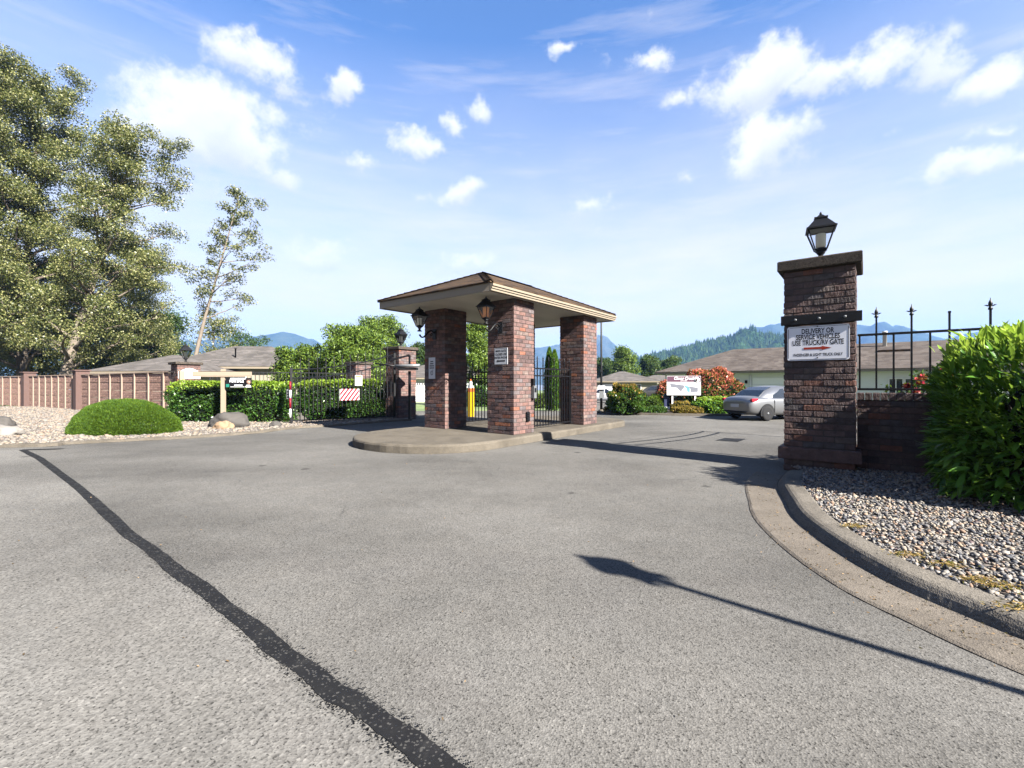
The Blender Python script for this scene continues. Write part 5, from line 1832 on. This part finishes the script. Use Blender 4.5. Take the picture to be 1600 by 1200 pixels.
make_tree('garden_tree', 'taller rounded green tree rising behind the left gate pier', at(592, 42, gz(42)), hz(506, 42) - gz(42), (.2, 0), .25, lambda u, a: .40 * (1.05 - .55 * u), 34, 150, .18, MAT['leaf_bright'], MAT['bark'], .2, 53, .85, (0, 0, 0), .35, GT, 4)
make_tree('garden_tree', 'feathery light green tree seen between the kiosk pillars', at(750, 36, gz(36)), hz(506, 36) - gz(36), (-.3, 0), .15, lambda u, a: .30 * (1.05 - .7 * u), 30, 130, .16, MAT['leaf_bright'], MAT['bark'], .16, 54, .6, (0, 0, .1), .8, GT, 4)
make_tree('garden_tree', 'bright green tree left of centre behind the far bungalows', at(974, 85, gz(85)), hz(551, 85) - gz(85), (.2, 0), .12, lambda u, a: .36 * (1.0 - .5 * u), 34, 130, .32, MAT['leaf_bright'], MAT['bark'], .25, 55, 1.2, (0, 0, 0), .5, GT, 4)
make_tree('garden_tree', 'mid green tree between the far bungalows and the right house', at(1014, 88, gz(88)), hz(563, 88) - gz(88), (.2, 0), .1, lambda u, a: .42 * (1.0 - .5 * u), 28, 120, .32, MAT['leaf_dark'], MAT['bark'], .22, 56, 1.1, (0, 0, 0), .5, GT, 4)
make_tree('garden_tree', 'dark tree peeking over the left eave of the right house', at(1045, 95, gz(95)), hz(566, 95) - gz(95), (.2, 0), .1, lambda u, a: .45 * (1.0 - .5 * u), 24, 110, .34, MAT['leaf_dark'], MAT['bark'], .22, 57, 1.2, (0, 0, 0), .5, GT, 4)
make_tree('garden_tree', 'dark tree beyond the slim lamp post right of the kiosk', at(944, 92, gz(92)), hz(567, 92) - gz(92), (.2, 0), .06, lambda u, a: .5 * (1.0 - .5 * u), 26, 120, .32, MAT['leaf_dark'], MAT['bark'], .2, 58, 1.1, (0, 0, 0), .5, GT, 4)
make_tree('garden_tree', 'dark green tree between left gate pier and kiosk', at(655, 60, gz(60)), hz(548, 60) - gz(60), (.2, 0), .1, lambda u, a: .42 * (1.0 - .5 * u), 24, 110, .26, MAT['leaf_dark'], MAT['bark'], .2, 59, 1.0, (0, 0, 0), .5, GT, 4)

for (px, Z, top, hw, sd, lb) in ((858.5, 27.5, 544, .32, 61, 'slim upright cedar left of the pair beyond the right kiosk gate'), (866.5, 27.0, 548, .33, 62, 'slim upright cedar right of the pair beyond the right kiosk gate')):
    t = thing('cedar_tree', lb, 'tree', at(px, Z, gz(Z)), 0, 'upright cedars')
    h_ = hz(top, Z) - gz(Z)
    u = rng.random(5200) ** .8
    a_ = rng.uniform(0, 2 * np.pi, 5200)
    rr = hw * (np.sin(np.pi * np.clip(u * .86 + .14, 0, 1)) ** .6) * (1 - .25 * rng.random(5200) ** 2)
    P = np.stack([rr * np.cos(a_), rr * np.sin(a_), u * h_ + .05], 1)
    D = np.stack([np.cos(a_) * .4, np.sin(a_) * .4, np.ones(5200)], 1) + rng.normal(0, .3, (5200, 3))
    link('crown', quads_mesh('crown', leaves(P, D, .14, .05), MAT['leaf_cedar']), t)
    MB().lathe([(.07, 0), (.05, h_ * .5), (hw * .5, h_ * .2), (hw * .7, h_ * .4), (hw * .5, h_ * .8), (.02, h_ * .96)], 8).build('trunk', MAT['core'], t)


# ------------------------------------------------------------------ houses
def hip_house(name, label, corner, rz, length, depth, eave, pitch, roofmat, wallmat, ov_=.6, ridge_in=None, base_z=0.0):
    """bungalow; corner is the near left corner of the wall, local x along the front, y to the back"""
    t_ = thing(name, label, 'house', (corner.x, corner.y, base_z), rz)
    MB().box(0, length, 0, depth, 0, eave - .02).build('wall', wallmat, t_)
    zt_ = eave + .16
    hb_ = depth / 2 + ov_
    ri = hb_ if ridge_in is None else ridge_in
    zr = zt_ + hb_ * math.tan(pitch)
    V = [(-ov_, -ov_, zt_), (length + ov_, -ov_, zt_), (length + ov_, depth + ov_, zt_), (-ov_, depth + ov_, zt_), (-ov_ + ri, depth / 2, zr), (length + ov_ - ri, depth / 2, zr)]
    r_ = MB().add(V, [(0, 1, 5, 4), (1, 2, 5), (2, 3, 4, 5), (3, 0, 4)])
    V2 = [(x, y, z - .03) for x, y, z in V[:4]]
    r_.add(V[:4] + V2, [(0, 4, 5, 1), (1, 5, 6, 2), (2, 6, 7, 3), (3, 7, 4, 0), (4, 7, 6, 5)])
    ro_ = r_.build('roof', roofmat, t_)
    for (x0, x1, y0, y1) in ((-ov_ + .02, length + ov_ - .02, -ov_ + .02, -ov_ + .06), (-ov_ + .02, -ov_ + .06, -ov_ + .06, depth + ov_ - .06), (length + ov_ - .06, length + ov_ - .02, -ov_ + .06, depth + ov_ - .06)):
        MB().box(x0, x1, y0, y1, eave - .02, zt_ - .031).build('fascia', MAT['fascia'], ro_)
    MB().box(-ov_ + .06, length + ov_ - .06, -ov_ + .06, depth + ov_ - .06, eave + .0, eave + .02).build('soffit', MAT['trim'], ro_)
    return t_, ro_, zr


def window(parent, x0, x1, z0, z1, mull=1, y=-.0, dark=True):
    fr = MB()
    e = .06
    for (a, b, c, d) in ((x0, x1, z0, z0 + e), (x0, x1, z1 - e, z1), (x0, x0 + e, z0 + e, z1 - e), (x1 - e, x1, z0 + e, z1 - e)):
        fr.box(a, b, y - .05, y - .002, c, d)
    for k in range(1, mull + 1):
        xm = x0 + (x1 - x0) * k / (mull + 1)
        fr.box(xm - .025, xm + .025, y - .045, y - .002, z0 + e, z1 - e)
    f_ = fr.build('window', MAT['trim'], parent)
    MB().box(x0 + e, x1 - e, y - .02, y - .003, z0 + e, z1 - e).build('pane', MAT['dark_glass'], f_)
    return f_


# right bungalow
pr = Vector((13.6, 40.4, 0))
dr = Vector((.777, -.63, 0))
hr, rr_, zr = hip_house('bungalow', 'bungalow with brown grey hip roof behind the silver car', pr, math.atan2(dr.y, dr.x), 30, 11, 2.60, R(19), MAT['brown_grey_shingle'], MAT['siding'], .7, 5.0, gz(36))


def on_front(px, p, d):
    k = (px - 800) / F
    return (k * p.y - p.x) / (d.x - k * d.y)


for (xa, xb, z0, z1, m_) in ((1145, 1157, .05, 2.15, 0), (1388, 1412, .9, 2.1, 1), (1413, 1440, .9, 2.1, 1)):
    window(hr, on_front(xa, pr, dr), on_front(xb, pr, dr), z0, z1, m_)
gx0, gx1 = on_front(1176, pr, dr), on_front(1262, pr, dr)
gd = MB()
for k in range(4): gd.bbox(gx0, gx1, -.03, -.002, .05 + k * .54, .57 + k * .54, .012)
gd.build('garage_door', MAT['vinyl'], hr)
xl = on_front(1166, pr, dr)
wl = MB().bbox(xl - .08, xl + .08, -.14, -.002, 1.75, 2.0, .01).build('wall_lamp', MAT['iron'], hr)
xl = on_front(1173, pr, dr)
MB().lathe([(.05, 0), (.05, 2.45)], 8, (xl, -.07, 0)).build('downpipe', MAT['trim'], hr)
for (x, dy, w_, h_) in ((10.0, 4.3, .25, .22), (15.6, 3.2, .9, .10)):
    zz = 2.76 + (dy + .7) * math.tan(R(19))
    MB().bbox(x - w_, x + w_, dy - .2, dy + .2, zz - .08, zz + h_, .01).build('roof_vent', MAT['shingle'], rr_)
MB().lathe([(.13, 0), (.13, 1.5), (.17, 1.5), (.17, 1.6)], 10, (15.1, 4.6, 4.1)).build('flue', MAT['trim'], rr_)

# left bungalow: main roof and a lower wing further left
pl_ = at(250, 31.0)
hl, rl_, zr = hip_house('bungalow', 'grey roofed bungalow with white windows behind the left hedge', pl_, R(6), 8.7, 7.6, 2.62, R(21.5), MAT['grey_shingle'], MAT['cream'], .5, 3.5, 0)
window(hl, 2.7, 3.3, .5, 2.15, 0); window(hl, 3.4, 4.6, .8, 2.15, 1); window(hl, 4.7, 5.6, .8, 2.15, 0)
for k in range(7):
    MB().bbox(6.2 + k * .30, 6.22 + k * .30, -.02, -.002, .3, 2.5, .002).build('panel_joint', MAT['fence_tan'], hl)
MB().lathe([(.05, 0), (.05, .7), (.07, .7), (.07, .8)], 8, (4.3, 1.2, 3.35)).build('roof_vent', MAT['iron'], rl_)
pl2 = at(160, 28.2)
hl2, rl2, _ = hip_house('bungalow', 'lower grey bungalow roof left of the lamp pier', pl2, R(-6), 5.6, 4.6, 2.2, R(21), MAT['grey_shingle'], MAT['cream'], .6, 3.2, 0)
pl3 = at(138, 33.5)
hl3, rl3, _ = hip_house('bungalow', 'far grey bungalow roof above the panel fence at left', pl3, R(-12), 6.0, 6.0, 2.1, R(14), MAT['grey_shingle'], MAT['cream'], .8, 3.4, 0)
MB().bbox(4.6, 6.0, -.83, -.80, 2.04, 2.22, .01).build('white_fascia', MAT['white'], rl3)
# bungalow right of the weeping tree
pl4 = at(445, 33.0)
hl4, rl4, _ = hip_house('bungalow', 'grey roofed bungalow half hidden by the weeping tree', pl4, R(4), 5.4, 8, 2.45, R(17), MAT['grey_shingle'], MAT['siding'], .5, 4.0, gz(33))
# house with white garage behind the kiosk
pk = at(598, 46)
hk, rk, _ = hip_house('bungalow', 'bungalow with white garage door glimpsed left of the kiosk', pk, R(2), 11.5, 9, 2.35, R(18), MAT['grey_shingle'], MAT['siding'], .5, 4.6, gz(46))
x0, x1 = 2.2, 5.0
gd = MB()
for k in range(3): gd.bbox(x0, x1, -.03, -.002, .05 + k * .5, .53 + k * .5, .012)
gd.build('garage_door', MAT['vinyl'], hk)
for k in range(5):
    window(hk, x0 + .12 + k * .53, x0 + .55 + k * .53, 1.62, 2.0, 1)
# far bungalows right of the kiosk
for (px, Z, ln, dp, rz, lb, wm) in ((930, 62, 8.2, 8, R(-6), 'far grey roofed bungalow nearest the slim lamp post', 'cream'), (1000, 78, 9.5, 8, R(3), 'far bungalow with pale front behind the parked cars', 'siding')):
    p_ = at(px, Z)
    hf, rf, _ = hip_house('bungalow', lb, p_, rz, ln, dp, 2.3, R(17), MAT['grey_shingle'], MAT[wm], .6, 4.4, gz(Z))
    window(hf, ln * .55, ln * .55 + 1.6, .8, 2.0, 1)
    gd = MB()
    for k in range(4): gd.bbox(.5, 4.6, -.03, -.002, .05 + k * .5, .53 + k * .5, .012)
    gd.build('garage_door', MAT['vinyl'], hf)


# ------------------------------------------------------------------ cars
def car(name, label, loc, rz, paint, Lc=4.45, Wc=1.75, Hc=1.45, suv=False, group='parked cars', steel=True):
    t_ = thing(name, label, 'car', loc, rz, group)
    hw = Wc / 2
    h = Lc / 2
    belt = .92 if not suv else 1.05
    # lower body: stations (x, half width, z bottom, z shoulder, z deck, rounding)
    st = [(-h, hw * .70, .42, .74, .80), (-h + .06, hw * .84, .30, .84, .94), (-h + .28, hw * .96, .24, .90, 1.02), (-h + .75, hw, .22, belt, 1.03),
          (-.6, hw, .20, belt, 1.0), (.4, hw, .20, belt - .02, .98), (1.1, hw * .99, .20, belt - .05, .95), (h - .6, hw * .96, .22, .80, .86), (h - .2, hw * .86, .26, .68, .74), (h - .02, hw * .66, .36, .58, .62)]
    if suv: st = [(x, w, zb, zs + .12, zd + .14) for (x, w, zb, zs, zd) in st]
    V, Fc = [], []
    for (x, w, zb, zs, zd) in st:
        zm = (zb + zs) / 2
        half = [(0, zb), (w * .82, zb), (w * .96, zb + .10), (w, zm), (w * .985, zs - .10), (w * .95, zs), (w * .80, zd), (0, zd + .03)]
        ring = [(x, -y, z) for y, z in half] + [(x, y, z) for y, z in reversed(half[1:-1])]
        V += ring
    m = 14
    for i in range(len(st) - 1):
        for k in range(m):
            j = (k + 1) % m
            Fc.append((i * m + k, i * m + j, (i + 1) * m + j, (i + 1) * m + k))
    Fc.append(tuple(range(m))); Fc.append(tuple((len(st) - 1) * m + k for k in reversed(range(m))))
    bo = MB().add(V, Fc, True).build('body', paint, t_)
    fix_normals(bo)
    md = bo.modifiers.new('smooth', 'SUBSURF'); md.levels = 2; md.render_levels = 2
    # cabin
    zr = Hc
    xr0, xr1 = (-h + .62, -h + 1.5) if not suv else (-h + .12, -h + .35)
    xf1, xf0 = .35, 1.25
    zb = belt + .02 + (.12 if suv else 0)
    wb, wr = hw * .90, hw * .66

    def ring(x, z, w): return [(x, -w, z), (x, w, z)]
    prof = [(xr0, zb, wb * .92), (xr0 + (xr1 - xr0) * .5, zb + (zr - zb) * .62, wb * .83), (xr1, zr - .04, wr * 1.04), ((xr1 + xf1) / 2, zr, wr), (xf1, zr - .05, wr * 1.02), ((xf0 + xf1) / 2 + .05, zb + (zr - zb) * .52, wb * .86), (xf0, zb - .02, wb * .95)]
    V, Fc = [], []
    for (x, z, w) in prof: V += [(x, -w, z), (x, -w * .5, z + .025), (x, w * .5, z + .025), (x, w, z)]
    n_ = len(prof)
    for i in range(n_ - 1):
        for k in range(3): Fc.append((i * 4 + k, i * 4 + k + 1, i * 4 + 5 + k, i * 4 + 4 + k))
    bx = len(V)
    base = [(x, -wb * (1.0 if 0 < i < n_ - 1 else .95), zb - .06) for i, (x, z, w) in enumerate(prof)] + [(x, wb * (1.0 if 0 < i < n_ - 1 else .95), zb - .06) for i, (x, z, w) in enumerate(prof)]
    V += base
    for i in range(n_ - 1):
        Fc.append((i * 4, i * 4 + 4, bx + i + 1, bx + i))
        Fc.append((i * 4 + 3, bx + n_ + i, bx + n_ + i + 1, i * 4 + 7))
    co = MB().add(V, Fc, True).build('cabin', paint, t_)
    fix_normals(co)

    def lerp3(a, b, u): return tuple(a[i] + (b[i] - a[i]) * u for i in range(3))
    # glazing laid a little proud of the cabin skin
    def glass_quad(a, b, c, d, off, nm='window'):
        a, b, c, d = Vector(a), Vector(b), Vector(c), Vector(d)
        n_ = (b - a).cross(d - a).normalized()
        if n_.dot(Vector(off)) < 0: n_ = -n_
        e = n_ * .012
        return fix_normals(MB().add([a + e, b + e, c + e, d + e, a - e, b - e, c - e, d - e], [(0, 1, 2, 3), (7, 6, 5, 4), (0, 4, 5, 1), (1, 5, 6, 2), (2, 6, 7, 3), (3, 7, 4, 0)]).build(nm, MAT['dark_glass'], t_))
    for i in (0, 1):
        a, b = prof[i], prof[i + 1]
        k = .86
        u0, u1 = (.10, 1.0) if i == 0 else (0.0, .86)
        A_ = [a[j] + (b[j] - a[j]) * u0 for j in range(3)]; B_ = [a[j] + (b[j] - a[j]) * u1 for j in range(3)]
        glass_quad((A_[0], -A_[2] * k, A_[1] + .018), (A_[0], A_[2] * k, A_[1] + .018), (B_[0], B_[2] * k, B_[1] + .018), (B_[0], -B_[2] * k, B_[1] + .018), (-1, 0, 1), 'rear_window')
    for i in (4, 5):
        a, b = prof[i], prof[i + 1]
        glass_quad((a[0], -a[2] * .86, a[1] + .018), (a[0], a[2] * .86, a[1] + .018), (b[0], b[2] * .86, b[1] + .018), (b[0], -b[2] * .86, b[1] + .018), (1, 0, 1), 'windscreen')
    for s_ in (-1, 1):
        xs = [(xr1 - .22 if not suv else xr1 + .05, xr1 + .55 if not suv else xr1 + .85), (xr1 + .62 if not suv else xr1 + .92, xf1 + .05)]
        for q, (xa, xb) in enumerate(xs):
            def wz(x, z):
                return wb * 1.0 + (wr * 1.02 - wb * 1.0) * (z - zb + .06) / (zr - .04 - zb + .06)
            z0, z1 = zb + .01, zr - .10
            xa_t = xa + (.20 if q == 0 and not suv else 0)
            xb_b = xb + (.50 if q == 1 else 0)
            glass_quad((xa, s_ * wz(xa, z0), z0), (xb_b, s_ * wz(xb, z0), z0), (xb, s_ * wz(xb, z1), z1), (xa_t, s_ * wz(xa, z1), z1 - (.06 if q == 0 else 0)), (0, s_, 0), 'side_window')
        # tail lamp, door handle, sill
        tl = MB().bbox(-h + .10, -h + .46, s_ * hw * .86 - .055, s_ * hw * .86 + .055, .80 + (.1 if suv else 0), .94 + (.2 if suv else 0), .03)
        tl.build('tail_light', MAT['tail'], t_)
        MB().bbox(-.25, -.05, s_ * hw - .02, s_ * hw + .022, belt - .17, belt - .14, .008).build('door_handle', paint, t_)
        MB().bbox(-.95, -.945 + .01, s_ * hw * .995 - .01, s_ * hw * .995 + .006, .34, belt - .03, .002).build('door_seam', MAT['iron'], t_)
        MB().bbox(h - .42, h - .12, s_ * hw * .74 - .1, s_ * hw * .74 + .08, .60, .72, .03).build('headlight', MAT['trim'], t_)
    MB().bbox(-h - .012, -h + .10, -.22, .22, .56, .70, .008).build('number_plate', MAT['sign_grey'], t_)
    MB().bbox(-h - .02, -h + .2, -hw * .72, hw * .72, .36, .40, .01).build('bumper_groove', MAT['iron'], t_)
    MB().bbox(-h - .015, -h + .2, -.45, .45, .745, .765, .005).build('boot_trim', MAT['steel'], t_)
    MB().lathe([(.035, -h - .05), (.035, -h + .3)], 10, (0, -hw * .5, .28), 'x').build('exhaust', MAT['steel'], t_)
    # wheels
    rw = .315 if not suv else .37
    for xw in (-h + .88, h - .85):
        for s_ in (-1, 1):
            y = s_ * (hw - .12)
            MB().lathe([(rw + .065, -.14), (rw + .065, .127)], 28, (xw, y, rw + .02), 'y').build('wheel_arch', MAT['iron'], t_) if False else None
            ar = MB()
            # dark wheel arch: half ring proud of the body side
            ys = s_ * (hw + .004)
            pts_o = [(xw + (rw + .07) * math.cos(R(a)), rw + .02 + (rw + .07) * math.sin(R(a))) for a in range(-20, 201, 10)]
            n_ = len(pts_o)
            ar.add([(x, ys, z) for x, z in pts_o] + [(x, s_ * (hw - .25), z) for x, z in pts_o] , [(i, i + 1, n_ + i + 1, n_ + i) for i in range(n_ - 1)] + [tuple(range(n_)), tuple(range(2 * n_ - 1, n_ - 1, -1))])
            fix_normals(ar.build('wheel_arch', MAT['tyre'], t_))
            ty = MB().lathe([(rw * .70, -.10), (rw * .93, -.10), (rw, -.07), (rw, .07), (rw * .93, .10), (rw * .70, .10)], 28, (xw, y + s_ * .045, rw), 'y')
            w_ = ty.build('wheel', MAT['tyre'], t_)
            yo = y + s_ * .045 + s_ * .085
            rim = MB().lathe([(rw * .70, -.03), (rw * .70, .012), (rw * .62, .012), (rw * .58, -.02), (.03, .0)] if s_ > 0 else [(rw * .70, .03), (rw * .70, -.012), (rw * .62, -.012), (rw * .58, .02), (.03, 0)], 24, (xw, yo, rw), 'y')
            rim.build('rim', MAT['rim' if steel else 'steel'], w_)
            for k in range(5):
                a_ = 2 * math.pi * k / 5
                MB().lathe([(rw * .13, -.012), (rw * .12, .014)], 10, (xw + rw * .42 * math.cos(a_), yo, rw + rw * .42 * math.sin(a_)), 'y').build('rim_hole' if steel else 'spoke', MAT['tyre'] if steel else MAT['rim'], w_)
            MB().lathe([(rw * .17, -.02), (rw * .15, .03)], 12, (xw, yo, rw), 'y').build('hub', MAT['steel'], w_)
    return t_


wheel = G(1197, 657.6)                       # contact of the near rear wheel
CA = R(20)
chd = Vector((math.cos(CA), math.sin(CA), 0))
cc = wheel + chd * (4.45 / 2 - .88) + Vector((-chd.y, chd.x, 0)) * (.875 - .08)
car('parked_car', 'silver sedan with dark steel wheels parked behind the right brick pier', (cc.x, cc.y, 0), CA, MAT['paint'])
car('parked_car', 'white car half hidden behind the round shrub', at(946, 44, gz(44)), R(150), MAT['paint_white'], steel=False)
car('parked_car', 'dark grey sport utility parked before the far bungalow', at(1023, 50, gz(50)), R(165), MAT['paint_grey'], 4.6, 1.85, 1.72, True, steel=False)

# ------------------------------------------------------------------ hills and mountains
from mathutils import noise as mn


def range_(name, label, Z, prof, mat, depth, rough, nx=160, nv=26, seed=0, trees=0.0):
    """a ridge whose crest follows the skyline in view and goes on beyond it"""
    xs = [(p[0] - 800) / F * Z for p in prof]
    hs = [hz(p[1], Z) for p in prof]
    x_all = np.linspace(xs[0], xs[-1], nx)
    h_all = np.interp(x_all, xs, hs)
    V, Fc = [], []
    for j in range(nv + 1):
        v_ = j / nv * 2 - 1              # -1 front foot, 0 crest, 1 back foot
        for i in range(nx):
            x, hgt_ = x_all[i], h_all[i]
            k = 1 - abs(v_) ** 1.15
            y = Z + v_ * depth
            nz = mn.noise(Vector((x / depth * 3.0, y / depth * 3.0, seed))) * .35 + mn.noise(Vector((x / depth * 9.0, y / depth * 9.0, seed + 3))) * .16
            g_ = math.exp(-(v_ / .12) ** 2)
            z = hgt_ * k * (1 + nz * (1 - g_)) + hgt_ * .012 * rough * mn.noise(Vector((x / depth * 40, seed, 1))) * g_
            if trees: z += trees * max(0, mn.noise(Vector((x * .09, y * .09, 4.0))) + .25 * mn.noise(Vector((x * .33, y * .33, 9)))) * (k > .05)
            V.append((x, y, max(z, 0) - 3.0))
    for j in range(nv):
        for i in range(nx - 1):
            Fc.append((j * nx + i, j * nx + i + 1, (j + 1) * nx + i + 1, (j + 1) * nx + i))
    o = MB().add(V, Fc, True).build(name, mat)
    return props(o, label, 'mountain', kind='structure')


hill = range_('hills', 'forested green hill beyond the right bungalow', 950,
       [(880, 600), (930, 578), (985, 563), (1010, 556), (1040, 550), (1075, 540), (1105, 532), (1130, 528), (1160, 524), (1195, 522), (1230, 524), (1290, 535), (1340, 552), (1400, 572), (1500, 598)], MAT['forest_hill'], 260, 1.5, 420, 60, 2.0, 9.0)
# conifers on the near hill
hv = np.empty(len(hill.data.vertices) * 3); hill.data.vertices.foreach_get('co', hv); hv = hv.reshape(-1, 3)
cand = hv[(hv[:, 2] > 4) & (hv[:, 1] < 965)]
pk_ = cand[rng.integers(0, len(cand), 11000)] + rng.normal(0, 2.5, (11000, 3)) * np.array([1, 1, 0])
nC = len(pk_)
hC = rng.uniform(4, 9.5, nC); rC = hC * rng.uniform(.17, .27, nC)
a5 = np.arange(5) * 2 * np.pi / 5
ringv = pk_[:, None, :] + np.stack([rC[:, None] * np.cos(a5), rC[:, None] * np.sin(a5), np.zeros((nC, 5)) - 1.5], -1)
topv = pk_ + np.stack([rng.normal(0, .3, nC), rng.normal(0, .3, nC), hC], 1)
Vt = np.concatenate([ringv, topv[:, None, :]], 1).reshape(-1, 3)
Ft = (np.array([[k, (k + 1) % 5, 5] for k in range(5)])[None] + (np.arange(nC) * 6)[:, None, None]).reshape(-1, 3)
me = bpy.data.meshes.new('forest'); me.from_pydata(Vt.tolist(), [], Ft.tolist()); me.materials.append(MAT['conifer'])
props(link('forest', me), 'dense conifer forest covering the hill beyond the right bungalow', 'forest', kind='stuff')
range_('hills', 'blue mountain crest right of the forested hill', 2600,
       [(1060, 600), (1110, 545), (1150, 524), (1165, 515), (1180, 510), (1205, 511), (1225, 513), (1270, 520), (1310, 512), (1343, 506), (1365, 515), (1385, 512), (1404, 507), (1420, 512), (1436, 521), (1455, 530), (1490, 527), (1515, 520), (1540, 516), (1570, 521), (1620, 515), (1750, 505), (1950, 530), (2200, 560)], MAT['mountain'], 800, 1.5, 260, 40, 5.0)
range_('hills', 'blue snow flecked mountain behind the kiosk', 3000,
       [(640, 560), (700, 552), (770, 560), (820, 552), (845, 543), (862, 540), (880, 535), (905, 530), (925, 522), (937, 526), (945, 530), (955, 540), (965, 549), (976, 545), (984, 553), (1000, 565), (1040, 572), (1100, 600)], MAT['snowy'], 850, 2.0, 240, 40, 8.0)
range_('hills', 'long blue mountain range behind the left houses', 2500,
       [(-700, 560), (-400, 520), (-150, 530), (60, 538), (200, 535), (240, 539), (268, 546), (300, 536), (335, 527), (370, 523), (400, 525), (425, 521), (441, 517.5), (458, 520), (478, 527), (500, 538), (540, 548), (600, 545), (640, 552), (680, 556), (740, 570), (800, 600)], MAT['mountain'], 760, 1.2, 320, 40, 11.0)

# air
hb_ = MB().box(-6500, 6500, -420, 4200, -70, 420).build('haze', None)
hm_ = bpy.data.materials.new('haze')
hm_.use_nodes = True
nt = hm_.node_tree
nt.nodes.remove(nt.nodes['Principled BSDF'])
pv = nt.nodes.new('ShaderNodeVolumePrincipled')
pv.inputs['Color'].default_value = (.15, .28, .54, 1)
pv.inputs['Density'].default_value = 0.0002
pv.inputs['Anisotropy'].default_value = 0.0
nt.links.new(pv.outputs[0], nt.nodes['Material Output'].inputs['Volume'])
hb_.data.materials.append(hm_)
props(hb_, 'thin blue summer haze over the valley', 'haze', kind='stuff')

sc.cycles.volume_bounces = 0
sc.cycles.max_bounces = 8
sc.cycles.diffuse_bounces = 3
sc.cycles.transparent_max_bounces = 12
sc.cycles.use_denoising = True
